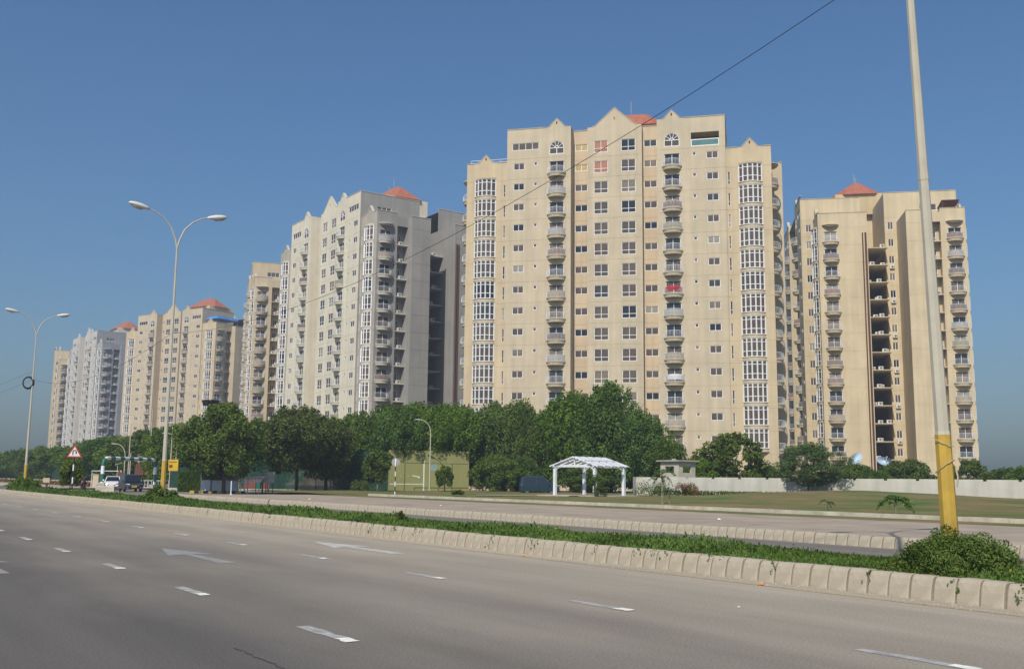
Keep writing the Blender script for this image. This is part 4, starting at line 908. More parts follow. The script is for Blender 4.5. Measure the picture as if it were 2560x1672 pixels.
# --- vehicles
def car(label, loc, rot, L, Wd, H, paint, mpv, plate):
    """front looks along -y; origin on the ground at the middle"""
    o = thing('car', label, 'car', loc, rot); w = Wd/2; f = -L/2; r_ = L/2; hood = H*.60 if not mpv else H*.58
    if mpv: prof = [(f, .28), (f-.02, .52), (f+.04, .72), (f+.35, .88), (f+.95, 1.0), (r_-.12, 1.02), (r_, .9), (r_+.02, .5), (r_-.03, .28)]; cab = [(f+.72, .98), (f+1.55, H-.10), (f+2.0, H), (r_-.75, H), (r_-.22, H-.12), (r_-.03, 1.0)]
    else: prof = [(f, .25), (f-.03, .48), (f+.05, .66), (f+.4, .78), (f+1.15, .90), (r_-.75, .95), (r_-.1, .93), (r_, .6), (r_-.04, .25)]; cab = [(f+1.05, .88), (f+1.85, H-.05), (f+2.2, H), (r_-1.5, H-.01), (r_-1.2, H-.07), (r_-.5, .93)]
    b = MB(); xs = ((-w, .0, .10), (-w+.05, .04, .02), (-w*.6, 0, 0), (w*.6, 0, 0), (w-.05, .04, .02), (w, .0, .10)); secs = []
    for i, (x, dz, e) in enumerate(xs):
        cy = sum(p_[0] for p_ in prof)/len(prof); k = 1-e*.6-(.03 if abs(x) > w*.7 else 0); secs.append([(x, cy+(p_[0]-cy)*k, p_[1]-(e*.5 if p_[1] > .6 else 0)) for p_ in prof])
    b.loft(secs).build('body', paint, o, False)
    c = MB(); cy = sum(p_[0] for p_ in cab)/len(cab)
    def cw(z): t = (z-.9)/(H-.9); return w*.93-(w*.20)*max(0, t)
    c.loft([[(-cw(p_[1]), p_[0], p_[1]) for p_ in cab], [(-cw(p_[1])*.5, p_[0]-.02, p_[1]+.015) for p_ in cab], [(cw(p_[1])*.5, p_[0]-.02, p_[1]+.015) for p_ in cab], [(cw(p_[1]), p_[0], p_[1]) for p_ in cab]]).build('cabin', paint, o)
    def quad(nm, P, m_): MB().add(P, [(0, 1, 2, 3)]).build(nm, m_, o)
    a, e = cab[0], cab[1]; m1 = .08
    q = lambda t: (a[0]+(e[0]-a[0])*t, a[1]+(e[1]-a[1])*t)
    lo, hi = q(.08), q(.95); n_ = Vector((0, -(e[1]-a[1]), (e[0]-a[0]))).normalized()*.03
    quad('windscreen', [(-cw(lo[1])+m1, lo[0]+n_.y, lo[1]+n_.z), (cw(lo[1])-m1, lo[0]+n_.y, lo[1]+n_.z), (cw(hi[1])-m1, hi[0]+n_.y, hi[1]+n_.z), (-cw(hi[1])+m1, hi[0]+n_.y, hi[1]+n_.z)], M_glasscar)
    for sd in (-1, 1):
        z0, z1 = 1.0 if mpv else .95, H-.12
        for y0, y1, y2, y3 in ((cab[0][0]+.35, (cab[0][0]+cab[-1][0])/2-.05, (cab[0][0]+cab[-1][0])/2-.05, cab[1][0]+.05), ((cab[0][0]+cab[-1][0])/2+.05, cab[-1][0]-.45, cab[-2][0]-.25, (cab[0][0]+cab[-1][0])/2+.05)):
            P = [(sd*(cw(z0)+.012), y0, z0), (sd*(cw(z0)+.012), y1, z0), (sd*(cw(z1)+.012), y2, z1), (sd*(cw(z1)+.012), y3, z1)]; quad('side_window', P if sd > 0 else P[::-1], M_glasscar)
        for y in (f+.85, r_-.8):
            t = MB(); t.tube([(sd*(w-.02), y, .31), (sd*(w-.2), y, .31)], .31, 18); t = t.build('wheel', M_rubber, o); MB().tube([(sd*(w-.005), y, .31), (sd*(w-.05), y, .31)], .19, 12).build('rim', M_chrome, t)
        zh = .74 if mpv else .66
        h = MB(); h.loft([[(sd*w*.50, f-.03, zh-.05), (sd*w*.92, f+.10, zh), (sd*w*.94, f+.22, zh+.12), (sd*w*.52, f+.02, zh+.05)], [(sd*w*.50, f+.14, zh-.05), (sd*w*.92, f+.26, zh), (sd*w*.90, f+.34, zh+.12), (sd*w*.52, f+.2, zh+.05)]]).build('headlight', M_chrome, o)
        MB().box(sd*w*1.0-.03*(sd < 0), sd*w*1.0+.03+.12*sd, cab[0][0]+.35, cab[0][0]+.5, 1.0, 1.14).build('mirror', paint, o) if sd > 0 else MB().box(-w-.15, -w-.0, cab[0][0]+.35, cab[0][0]+.5, 1.0, 1.14).build('mirror', paint, o)
        MB().tube([(sd*w*.72, f-.055, .40), (sd*w*.72, f+.05, .40)], .07, 10).build('fog_light', M_chrome, o)
    MB().box(-w*.5, w*.5, f-.045, f+.05, .60 if mpv else .55, .68 if mpv else .62).build('grille', M_chrome if mpv else M_black, o)
    MB().box(-w*.62, w*.62, f-.05, f+.05, .30, .42).build('air_intake', M_black, o)
    MB().box(-.25, .25, f-.075, f-.05, .45, .58).build('number_plate', plate, o)
    return o
M_carw = mat('white car paint', (.80, .80, .80), .25, coat=.6); M_card = mat('dark grey car paint', (.018, .019, .022), .3, coat=.3, spec=.4)
g = gx(327, 101); car('dark grey people carrier with orange number plate turning out of the side road', (g.x, g.y, 0), R(30), 4.3, 1.72, 1.72, M_card, True, M_yellow)
g = gx(283, 112); car('white saloon car with headlights just behind the dark people carrier', (g.x, g.y, 0), R(18), 4.6, 1.76, 1.5, M_carw, False, M_gwhite)
g = gx(1347, 109); car('blue vehicle parked in the shade left of the pergola', (g.x, g.y, .1), R(95), 4.3, 1.75, 1.9, mat('blue car paint', (.014, .035, .05), .35, coat=.2), True, M_gwhite)

# --- motorcycle and rider
g = W(100, 20.6); mo = thing('motorcycle', 'dark motorcycle ridden away along the far road', 'motorcycle', (g.x, g.y, 0), RA+pi)
for y in (-.62, .62):
    t = MB(); t.tube([(0+.30*cos(a)*0, y+.24*cos(a), .29+.24*sin(a)) for a in [2*pi*i/18 for i in range(19)]], .05, 6, cap=False); wl = t.build('wheel', M_rubber, mo)
    s = MB()
    for i in range(6): s.beam((0, y, .29), (0, y+.23*cos(i*pi/3), .29+.23*sin(i*pi/3)), .015)
    s.tube([(-.05, y, .29), (.05, y, .29)], .05, 8); s.build('spokes', M_chrome, wl)
MB().loft([[(x*.13, y, z+.11*zz) for x, zz in ((-1, 0), (-.6, 1), (.6, 1), (1, 0), (.7, -1), (-.7, -1))] for y, z in ((-.42, .78), (-.2, .82), (.05, .76))]).build('fuel_tank', mat('maroon tank', (.12, .012, .015), .3, coat=.5), mo)
MB().box(-.12, .12, .02, .72, .70, .79).build('seat', M_rubber, mo); MB().box(-.14, .14, -.25, .2, .25, .58).build('engine', M_chrome, mo)
MB().beam((0, -.62, .29), (0, -.42, .95), .06).beam((0, -.42, .8), (0, .6, .5), .05).beam((0, .62, .29), (0, .1, .4), .05).build('frame', M_black, mo)
MB().tube([(-.33, -.30, 1.02), (-.12, -.40, 1.0), (.12, -.40, 1.0), (.33, -.30, 1.02)], .018, 6).build('handlebar', M_chrome, mo); MB().tube([(0, -.60, .86), (0, -.46, .86)], [.09, .07], 10).build('headlamp', M_lens, mo); MB().box(-.04, .04, .73, .78, .6, .7).build('tail_light', M_red, mo)
M_cloth = mat('maroon shirt cloth', (.045, .018, .03), .9); M_skin = mat('skin', (.28, .15, .09), .6); M_hair = mat('hair', (.012, .01, .009), .7); M_trouser = mat('dark trousers', (.02, .02, .028), .9)
def person():
    o = thing('person', 'person in dark maroon shirt riding the motorcycle, arms forward', 'person', (g.x, g.y, 0), RA+pi)
    V = []; E = []; Rr = []
    def v(p, r): V.append(p); Rr.append(r); return len(V)-1
    def ch(a, pts):
        for p, r in pts: k = v(p, r); E.append((a, k)); a = k
        return a
    pel = v((0, .22, .84), .15); ch(pel, [((0, .19, 1.0), .14), ((0, .12, 1.18), .155), ((0, .08, 1.32), .15), ((0, .06, 1.42), .06), ((0, .03, 1.49), .055), ((0, .0, 1.58), .095), ((0, 0, 1.68), .075)])
    for s in (-1, 1):
        ch(3, [((s*.19, .06, 1.36), .065), ((s*.30, -.04, 1.16), .05), ((s*.32, -.22, 1.06), .04), ((s*.325, -.30, 1.05), .034)]); h = len(V)-1
        for k, (dx, dl) in enumerate(((-.035, .07), (-.012, .085), (.012, .08), (.034, .065))): ch(h, [((s*.325+dx, -.345, 1.065), .010), ((s*.325+dx, -.375-dl*.1, 1.03), .009), ((s*.325+dx, -.34, 1.0), .008)])
        ch(h, [((s*.29, -.31, 1.03), .011), ((s*.285, -.33, 1.0), .009)])
        ch(pel, [((s*.14, .12, .80), .095), ((s*.20, -.22, .72), .075), ((s*.20, -.08, .42), .055), ((s*.19, -.02, .30), .045), ((s*.19, -.16, .26), .035)])
    me = bpy.data.meshes.new('body'); me.from_pydata(V, E, []); b = link('body', me, o); me.materials.append(M_cloth)
    sk = b.modifiers.new('skin', 'SKIN'); sk.use_smooth_shade = True
    for i, d_ in enumerate(me.skin_vertices[0].data): d_.radius = (Rr[i], Rr[i]); d_.use_root = (i == 0)
    b.modifiers.new('sub', 'SUBSURF').levels = 1
    b.modifiers['sub'].render_levels = 1
    hd = MB(); hd.loft([[(r*cos(a), -.005+r*1.12*sin(a), z) for a in [2*pi*i/10 for i in range(10)]] for z, r in ((1.54, .085), (1.60, .108), (1.68, .098), (1.735, .05))]).build('hair', M_hair, o, True)
    f = MB(); f.loft([[(.06*cos(a), -.085-.03*sin(a/2), z) for a in [2*pi*i/8 for i in range(8)]] for z in (1.50, 1.55, 1.61)]).build('face', M_skin, o); MB().box(-.012, .012, -.14, -.10, 1.545, 1.575).build('nose', M_skin, o)
    for s in (-1, 1): MB().box(s*.035-.012, s*.035+.012, -.125, -.11, 1.583, 1.595).build('eye', M_black, o); MB().box(s*.105-.01, s*.105+.01, -.02, .03, 1.54, 1.6).build('ear', M_skin, o)
    MB().box(-.025, .025, -.122, -.11, 1.518, 1.526).build('mouth', M_brown, o)
person()

# --- pergola
N0 = Vector((7.1, 85.0, 0)); ax = Vector((-.75, .66, 0)); ay = Vector((.66, .75, 0)); LA, LB = 4.3, 4.2
o = thing('pergola', 'white wooden pergola with open gabled slat roof on the lawn', 'pergola', (N0.x, N0.y, .22), 0)
for i, j in ((0, 0), (1, 0), (0, 1), (1, 1)):
    q = ax*LA*i+ay*LB*j; pm = MB(); pm.beam((q.x, q.y, -.1), (q.x, q.y, 2.5), .24, .24, up=ax); pm.build('post', M_white, o)
    for dv, s in ((ax, 1 if i == 0 else -1), (ay, 1 if j == 0 else -1)):
        e = dv*s; pts = [q+e*(.62*(1-cos(t)))+Vector((0, 0, 1.85+.62*sin(t))) for t in np.linspace(0, pi/2, 6)]; MB().tube(pts, .04, 6).build('brace', M_white, o)
for j in (0, 1):
    a = ay*LB*j-ax*.35; b_ = ay*LB*j+ax*(LA+.35); MB().beam(a+Vector((0, 0, 2.58)), b_+Vector((0, 0, 2.58)), .14, .2).build('beam', M_white, o)
for i in (0, 1):
    a = ax*LA*i-ay*.25; b_ = ax*LA*i+ay*(LB+.25); MB().beam(a+Vector((0, 0, 2.57)), b_+Vector((0, 0, 2.57)), .14, .17).build('beam', M_white, o)
MB().beam(ax*LA/2-ay*.3+Vector((0, 0, 3.32)), ax*LA/2+ay*(LB+.3)+Vector((0, 0, 3.32)), .12, .16).build('ridge_beam', M_white, o)
for k in range(5):
    yb = ay*(LB*k/4)
    for s in (0, 1):
        e = ax*(-.45 if s == 0 else LA+.45); MB().beam(yb+e+Vector((0, 0, 2.55)), yb+ax*LA/2+Vector((0, 0, 3.36)), .52, .09).build('rafter', M_white, o)
for s in (0, 1):
    for t in (.5,):
        xx = ax*((-.4 if s == 0 else LA+.4)*(1-t)+LA/2*t); zz = 2.66+(3.42-2.66)*t; MB().beam(xx-ay*.3+Vector((0, 0, zz)), xx+ay*(LB+.3)+Vector((0, 0, zz)), .09, .05).build('roof_slat', M_white, o)
MB().beam(ax*LA/2+Vector((0, 0, 2.6)), ax*LA/2+Vector((0, 0, 3.3)), .10).build('king_post', M_white, o)
MB().slab([tuple((N0+ax*a+ay*b_).xy) for a, b_ in ((-1.2, -1.0), (LA+1.2, -1.0), (LA+1.2, LB+1), (-1.2, LB+1))], .1, .32).build('pergola_floor', M_path)['kind'] = 'structure'
fp = [gx(x, y) for x, y in ((1190, 82), (1400, 84.5), (1560, 92), (1700, 94.5), (1745, 93.5), (1745, 92.3), (1690, 92.6), (1560, 90.4), (1405, 83), (1190, 80.5))]
tag(MB().add([(p_.x, p_.y, .335) for p_ in fp], [tuple(range(len(fp)))]).build('footpath', M_path), kind='structure')

# --- lookout box
M_lookout = mat('pale raw concrete', (.56, .51, .42), .92, scale=.8, col2=(.45, .405, .33), streak=.1)
g = gx(1695, 99.5); o = thing('lookout_box', 'raw concrete lookout box with window openings rising behind the wall', 'guard post', g, R(-52))
b = MB(); w, hh = 1.2, 3.5
for f_, (x0, x1) in ((Face(0, 0, -w), (-w, w)), (Face(90, w, 0), (-w, w)), (Face(180, 0, w), (-w, w)), (Face(-90, -w, 0), (-w, w))):
    wall(b, f_, x0, x1, 0, hh, [(-.6, .6, 2.42, 3.04)], 0, .18, grooves=False); wall(b, f_.shift(.18), x0+.18, x1-.18, 0, hh, [(-.6, .6, 2.42, 3.04, .001)], 0, grooves=False)
b.build('wall', M_lookout, o); MB().box(-1.5, 1.5, -1.5, 1.5, 3.5, 3.63).build('roof_slab', M_conc, o); MB().box(-.5, -.2, -.3, .0, 3.63, 3.8).build('roof_block', M_conc, o); MB().box(-1.1, 1.1, -1.1, 1.1, 1.9, 2.0).build('floor_slab', M_conc, o)

# --- boundary wall: panels and posts
A0 = Vector((12.3, 97.6, 0)); A1 = Vector((45.5, 76.6, 0)); dW = (A1-A0).normalized(); n_ = int((A1-A0).length/2.55); ang = math.atan2(dW.y, dW.x)
o = thing('boundary_wall', 'pale limewashed boundary wall of panels and posts behind the lawn', 'wall', A0, ang)
pm = MB().box(.128, 2.422, -.07, .07, 0, 1.92).mesh('panel', M_wall); pp = MB().box(-.13, .13, -.10, .10, 0, 1.84).mesh('post', M_wall)
for k in range(n_):
    z = .05+random.uniform(-.02, .02); link('panel', pm, o, (k*2.55, 0, z)); link('post', pp, o, (k*2.55, 0, 0))
MB().beam((0, .0, 1.0), (-1.2, 1.6, 1.0), .14, 1.96).build('end_panel', M_wall, o)

# --- practice wall and mesh fence
pa = gx(972, 113); pb = gx(1172, 117); d = pb-pa; L = d.length; o = thing('practice_wall', 'olive green tennis practice wall with white court lines', 'wall', pa, math.atan2(d.y, d.x))
MB().box(0, L, 0, .3, 0, 4.75).build('wall', M_olive, o)
m_ = MB(); m_.box(.1, L*.42, -.012, 0, .92, 1.0); m_.box(L*.42, L*.435, -.012, 0, .1, 3.6); m_.build('court_line', M_line, o)
m_ = MB(); m_.prism([(2.6, 1.88), (2.9, 1.95), (3.35, 1.86), (3.62, 1.82), (3.66, 1.66), (3.5, 1.62), (3.42, 1.74), (2.95, 1.84)], -.012, 0); m_.box(1.4, 1.47, -.012, 0, 1.8, 1.86); m_.box(2.2, 2.3, -.012, 0, 1.84, 1.9); m_.build('worn_patch', M_line, o)
m_ = MB(); A_ = [(5.3+.35*cos(t), 2.75+.35*sin(t)) for t in np.linspace(pi, 2*pi, 7)]; m_.prism([(4.95, 3.25)]+A_+[(5.65, 3.25)], -.012, 0); m_.build('faded_blue_mark', mat('faded blue paint', (.25, .36, .34), .9, .2, 2), o)
fo = thing('court_fence', 'thin dark frame of posts and rail in front of the olive wall', 'fence', pa+Vector((0, -2.2, 0)), math.atan2(d.y, d.x))
for x in (2.1, 5.0, 7.7): MB().tube([(x, 0, 0), (x, 0, 3.3)], .035, 6).build('post', M_net, fo)
MB().tube([(2.1, 0, 3.28), (L, 0, 3.28)], .03, 6).build('top_rail', M_net, fo)

# --- green net fences
def net_fence(label, P, h, z0=0):
    o = thing('net_fence', label, 'fence', P[0])
    for a, b_ in zip(P, P[1:]):
        a_, b2 = a-P[0], b_-P[0]; d_ = (b2-a_).normalized(); MB().beam(a_+Vector((0, 0, z0+h/2)), b2+Vector((0, 0, z0+h/2)), .012, h).build('net_panel', M_netting, o)
        n = max(1, int((b2-a_).length/3.2))
        for k in range(n+1): p_ = a_+(b2-a_)*k/n; MB().tube([p_, p_+Vector((0, 0, z0+h+.15))], .045, 6).build('post', M_net, o)
        MB().beam(a_+Vector((0, 0, .12)), b2+Vector((0, 0, .12)), .2, .24).build('plinth', M_kerb2, o)
    return o
net_fence('dark green shade net fence between the guard cabin and the olive wall', [gx(600, 114), gx(790, 114.5), gx(972, 113.5)], 4.6)
net_fence('low green net fence along the far left side of the road', [gx(112, 190), gx(235, 168)], 2.9)
net_fence('solid dark green net fence left of the clipped hedge', [gx(425, 118), gx(500, 112)], 2.6)

# --- guard cabin and its island
g = gx(550, 97); o = thing('guard_cabin', 'small white and pale blue guard cabin under the broad tree', 'cabin', (g.x, g.y, .22), R(14))
MB().box(-1.7, 1.7, -1.1, 1.1, 0, 1.02).build('lower_panel', M_blue, o)
for x, y in ((-1.7, -1.1), (-.75, -1.1), (.6, -1.1), (1.7, -1.1), (-1.7, 1.1), (1.7, 1.1)): MB().box(x-.05, x+.05, y-.05, y+.05, 1.02, 2.05).build('post', M_white, o)
MB().box(-1.62, 1.62, -1.07, -1.05, 1.02, 2.05).build('front_window', M_glasscar, o); MB().box(1.66, 1.68, -1.0, 1.0, 1.02, 2.05).build('side_window', M_glasscar, o); MB().box(-1.68, -1.66, -1.0, 1.0, 1.02, 2.05).build('side_window', M_glasscar, o)
MB().box(-1.85, 1.85, -1.25, 1.25, 2.05, 2.2).build('roof', M_white, o); MB().box(-.80, -.72, -1.19, -1.13, -.1, 2.0).build('corner_trim', mat('navy trim', (.03, .05, .12), .5), o)
isl = MB().box(-2.6, 2.4, -1.9, 1.7, -.1, .22).build('traffic_island', M_path); isl.location = (g.x, g.y, 0); isl.rotation_euler = (0, 0, R(14)); tag(isl, kind='structure')
for k in range(12): MB().box(-2.6+k*.41, -2.19+k*.41, -2.06, -1.9, -.1, .26).build('painted_kerb', M_yellow if k % 2 == 0 else M_black, isl)

# --- barrier, boards, posts by the cabin
a = gx(603, 95); b_ = gx(655, 95); o = thing('lattice_barrier', 'white lattice barrier frame right of the guard cabin', 'barrier', a)
dx = b_-a; e = Vector((.1, 0, .0))
lo0, lo1 = Vector((0, 0, 1.05)), dx+Vector((-.25, 0, 1.12)); up0_, up1 = Vector((.25, .3, 1.50)), dx+Vector((.15, .3, 1.62))
MB().beam(lo0, lo1, .07).beam(up0_, up1, .07).build('rail', M_white, o)
for k in range(7): t = k/6; MB().beam(lo0.lerp(lo1, t), up0_.lerp(up1, t), .06).build('bar', M_white, o)
for p_ in (lo0, lo1): MB().beam((p_.x, p_.y, 0), (p_.x, p_.y, p_.z), .07).build('leg', M_white, o)
for px, Y, h, lab in ((579, 90, 1.15, 'short white post in front of the guard cabin'), (620, 96, 2.0, 'taller white post behind the lattice barrier')):
    g = gx(px, Y); q = MB().tube([(0, 0, 0), (0, 0, h), (0, 0, h+.05)], [.055, .055, .02], 8).tube([(0, 0, 0), (0, 0, .08)], [.11, .09], 8).build('white_post', M_white); q.location = g; tag(q, lab, 'post')
for px, w, lab, c0 in ((663, .62, 'narrow grey back of a notice board right of the lattice barrier', M_grey), (673.5, .95, 'wide grey back of a notice board right of the lattice barrier', M_grey)):
    g = gx(px, 96-.4*(w > .7)); o = thing('notice_board', lab, 'sign', g); MB().box(-w/2, w/2, -.03, .03, 1.05, 2.05).build('board', c0, o)
    for x in (-w*.35, w*.35): MB().box(x-.03, x+.03, .031, .09, 0, 2.0).build('leg', M_net, o)
    MB().box(-.02, .02, -.036, -.03, 1.08, 2.02).build('batten', M_kerb2, o)
g = gx(648, 104); o = thing('litter_bin', 'green litter bin on a stand behind the lattice barrier', 'bin', g); MB().tube([(0, 0, .35), (0, 0, 1.1)], [.24, .3], 12).build('drum', M_green, o); MB().box(-.35, -.29, -.05, .05, 0, 1.0).box(.29, .35, -.05, .05, 0, 1.0).build('stand', M_net, o)
g = gx(636, 108); q = thing('low_screen', 'maroon low screen panel behind the lattice barrier', 'screen', g); MB().box(-1.1, 1.6, 0, .08, .35, 1.35).build('panel', mat('maroon panel', (.18, .06, .05), .7), q); MB().box(-1.1, -1.0, 0, .08, 0, .35).box(1.5, 1.6, 0, .08, 0, .35).build('leg', M_net, q)

# --- curved single lamps and plain poles
def curved_lamp(label, px, Y, h, arm, th, grp='single armed curved lamps'):
    g = gx(px, Y); o = thing('street_lamp', label, 'street lamp', g, th, grp); MB().tube([(0, 0, -.1), (0, 0, h*.5), (0, 0, h-arm)], [.085, .07, .055], 8).build('pole', M_pole, o)
    MB().tube([(0, 0, h-arm)]+[(-arm*.75*(1-cos(t)), 0, h-arm+arm*.95*sin(t)) for t in np.linspace(.25, pi/2, 6)], [.055, .05, .045, .042, .04, .038, .036], 8).build('arm', M_pole, o)
    MB().loft([[(-arm*.75-x, w_*cos(a), h-.06+.04*x+t_*sin(a)) for a in [2*pi*i/8 for i in range(8)]] for x, w_, t_ in ((-.1, .04, .04), (.1, .13, .06), (.45, .14, .06), (.65, .05, .03))]).build('lamp_head', M_lamp, o)
curved_lamp('curved grey lamp post in front of the olive wall', 1074, 111.5, 8.1, 1.5, R(10))
curved_lamp('pale curved lamp post left of the striped gantry top', 309, 128, 5.6, 1.6, R(0))
curved_lamp('curved lamp post just right of the double armed lamp', 437, 118, 6.6, 1.5, R(0))
curved_lamp('slim lamp post against the trees right of the lattice barrier', 826, 112, 8.0, .7, R(30))
for px, Y, h, lab in ((319, 130, 8.2, 'thin pale floodlight pole above the striped gantry'), (371, 132, 10.2, 'taller thin pale pole right of the brown boards'), (424, 121, 7.4, 'thin pale pole right of the yellow notice board'), (323, 125, 4.3, 'short thin pole behind the striped gantry')):
    g = gx(px, Y); q = MB().tube([(0, 0, 0), (0, 0, h)], [.09, .05], 6).tube([(0, 0, 0), (0, 0, .15)], .16, 6).tube([(0, 0, h), (0, 0, h+.06)], .07, 6).build('pole', M_pole); q.location = g; tag(q, lab, 'pole')
g = gx(519, 122); o = thing('floodlight_mast', 'dark floodlights on a mast above the broad tree by the cabin', 'floodlight', g); MB().tube([(0, 0, 0), (0, 0, 10.2)], [.12, .07], 8).build('mast', M_pole, o)
for x, a in ((-.55, -.5), (.35, .5)): MB(Matrix.Translation((x, -.2, 10.5)) @ Matrix.Rotation(a, 4, 'Z') @ Matrix.Rotation(.4, 4, 'X')).box(-.42, .42, -.2, .2, -.25, .3).box(-.5, .5, -.24, -.2, -.32, .36).build('floodlight', M_black, o)
MB().box(-.9, .8, -.05, .05, 10.1, 10.2).build('crossbar', M_black, o)

# --- brown direction boards, left
g = gx(358, 133); o = thing('direction_sign', 'brown direction boards stacked on two posts behind the gantry', 'sign', g)
for z0, z1, x0, x1 in ((3.35, 4.35, -.9, .85), (2.25, 2.62, -1.2, .9), (1.72, 2.12, -1.2, .9), (2.75, 3.1, -1.1, .9)): bd = MB().box(x0, x1, -.04, 0, z0, z1).build('board', M_brown if z0 < 3 else M_grey, o); MB().box(x0-.03, x1+.03, -.05, .0, z1, z1+.06).box(x0-.03, x1+.03, -.05, .0, z0-.06, z0).build('edge', M_brown, bd)
for x in (-.7, .7): MB().box(x-.06, x+.06, .0, .1, 0, 4.4).build('post', M_conc, o)
g = gx(301, 124); o = thing('small_sign', 'small dark red square sign on a short post left of the brown boards', 'sign', g); MB().box(-.4, .4, -.03, 0, 1.2, 2.0).build('board', M_brown, o); MB().box(-.04, .04, 0, .06, 0, 2.2).build('post', M_gwhite, o)
a = gx(345, 125); o = thing('hand_rail', 'thin white metal railing right of the dark people carrier', 'railing', a)
for k in range(11): MB().tube([(k*.42, 0, 0), (k*.42, 0, 1.0)], .025, 5).build('baluster', M_white, o)
MB().beam((0, 0, 1.0), (4.2, 0, 1.0), .06).beam((0, 0, .15), (4.2, 0, .15), .04).build('rail', M_white, o)
g = gx(241, 122); o = thing('gate_pillar', 'cream gate pillar with pipe frame left of the gantry leg', 'pillar', g); MB().box(-.35, .35, -.3, .3, 0, 1.6).box(-.4, .4, -.35, .35, 1.6, 1.7).build('pillar', M_cream, o); MB().tube([(-.6, 0, 0), (-.6, 0, 2.1), (2.6, 0, 2.1)], .05, 6).build('frame', M_white, o)

# --- low cream building, shade roof, small bits at the far left
g = gx(106, 205); o = thing('low_building', 'low cream building with flat roof behind the far left fence', 'building', g, R(-18)); b = MB(); wall(b, Face(0, 0, 0), -4, 4, 0, 3.0, [(-3, -1.6, 1.0, 2.1, .2, 1), (-.4, .5, 0, 2.1, .2, 1), (1.4, 2.8, 1.0, 2.1, .2, 1)], 0, grooves=False)
b.box(-4, -3.99, 0, 5, 0, 3.0).box(3.99, 4, 0, 5, 0, 3).box(-4, 4, 4.9, 5, 0, 3); b.build('wall', [M_cream, M_dark], o); MB().box(-4.5, 4.5, -.6, 5.4, 3.0, 3.5).build('roof', M_cream, o)
for x in (-2.3, 2.1): MB().box(x-.72, x+.72, .05, .1, 1.0, 2.1).build('window', M_glasscar, o)
a = gx(285, 140); o = thing('shade_roof', 'thin grey sloping shade roof above the striped gantry', 'canopy', a); MB().add([(0, 0, 3.0), (5.2, 0, 4.5), (5.2, 3, 4.5), (0, 3, 3.0), (0, 0, 3.08), (5.2, 0, 4.58), (5.2, 3, 4.58), (0, 3, 3.08)], [(0, 3, 2, 1), (4, 5, 6, 7), (0, 1, 5, 4), (1, 2, 6, 5), (2, 3, 7, 6), (3, 0, 4, 7)]).build('sheet', M_grey, o)
for x, z in ((.3, 3.05), (4.9, 4.4)): MB().tube([(x, .2, 0), (x, .2, z)], .05, 6).tube([(x, 2.8, 0), (x, 2.8, z)], .05, 6).build('post', M_pole, o)
kw = MB(); P = [W(122, 22.4), W(300, 22.4)]; kw.beam(P[0]+Vector((0, 0, .12)), P[1]+Vector((0, 0, .12)), .3, .3); tag(kw.build('left_kerb', M_kerb2), kind='structure')
lw = MB(); P = [W(121, 31), W(300, 31)]; lw.beam(P[0]+Vector((0, 0, .4)), P[1]+Vector((0, 0, .4)), .25, .8); tag(lw.build('low_wall', M_kerb2), 'long low cream wall at the foot of the far left trees', 'wall')
n = 5000; t = rng.uniform(0, 1, n); P = np.array([tuple(W(122+170*a, 29.6+rng.uniform(-.8, .8), .15+rng.uniform(0, .5))) for a in t]); V_, Q_ = leaves(P, rng.normal(0, 1, (n, 3)), .22); me = npmesh('flower_border', V_, Q_, [LEAF_B, mat('rust red flowers', (.22, .07, .03), .9)]); me.polygons.foreach_set('material_index', (rng.uniform(0, 1, n) < .5).astype(np.int32)); tag(link('flower_border', me), 'rust red and green planting border along the far left wall', 'plants', kind='stuff')
p = W(83, 14.4); o = thing('wooden_post', 'weathered wooden post with a small board on the median', 'post', (p.x, p.y, .25)); MB().beam((0, 0, -.1), (.1, 0, 1.0), .12, .1).build('stake', M_brown, o); MB().box(-.22, .28, -.06, -.02, .75, 1.1).build('board', M_rope, o)

# --- satellite dishes behind the wall
def dish(label, px, py, Y, rot, tilt, r_):
    c = pix(px, py, Y); o = thing('satellite_dish', label, 'satellite dish', (c.x, c.y, 0), rot, 'satellite dishes'); Mx = Matrix.Translation((0, 0, c.z)) @ Matrix.Rotation(tilt, 4, 'X')
    d_ = MB(Mx); n = 20; rings = [[(r_*s*cos(2*pi*i/n), r_*s*sin(2*pi*i/n), .35*r_*s*s) for i in range(n)] for s in (.05, .35, .65, .85, 1.0)]; d_.loft(rings); d_.loft([[(p_[0]*1.0, p_[1], p_[2]-.05) for p_ in q] for q in reversed(rings)]); d_.build('reflector', mat('pale blue dish', (.48, .62, .74), .5, .12, 1), o, True)
    f = MB(Mx)
    for i in range(3): f.beam((r_*.9*cos(i*2.1), r_*.9*sin(i*2.1), .3*r_), (0, 0, r_*.9), .04)
    f.tube([(0, 0, r_*.8), (0, 0, r_*.98)], .09, 8); f.build('feed_arm', M_pole, o); MB().tube([(0, .3, 0), (0, .1, c.z)], .09, 8).build('mast', M_pole, o)
dish('pale blue satellite dish seen nearly edge on behind the wall', 2142, 1156, 118, R(-70), R(58), 1.15)
dish('pale blue satellite dish tilted up behind the wall', 2212, 1160, 118, R(10), R(32), 1.05)
g = gx(2180, 120); o = thing('low_block', 'low tan service block below the satellite dishes', 'building', g, R(-13)); MB().box(-2.2, 2.2, 0, 3, 0, 2.7).build('wall', STYLE['ochre'][3], o); MB().box(-2.4, 2.4, -.2, 3.2, 2.7, 2.85).build('roof_slab', STYLE['ochre'][4], o); MB().box(-1.6, .2, -.03, 0, 1.5, 2.3).build('shutter', M_brown, o)

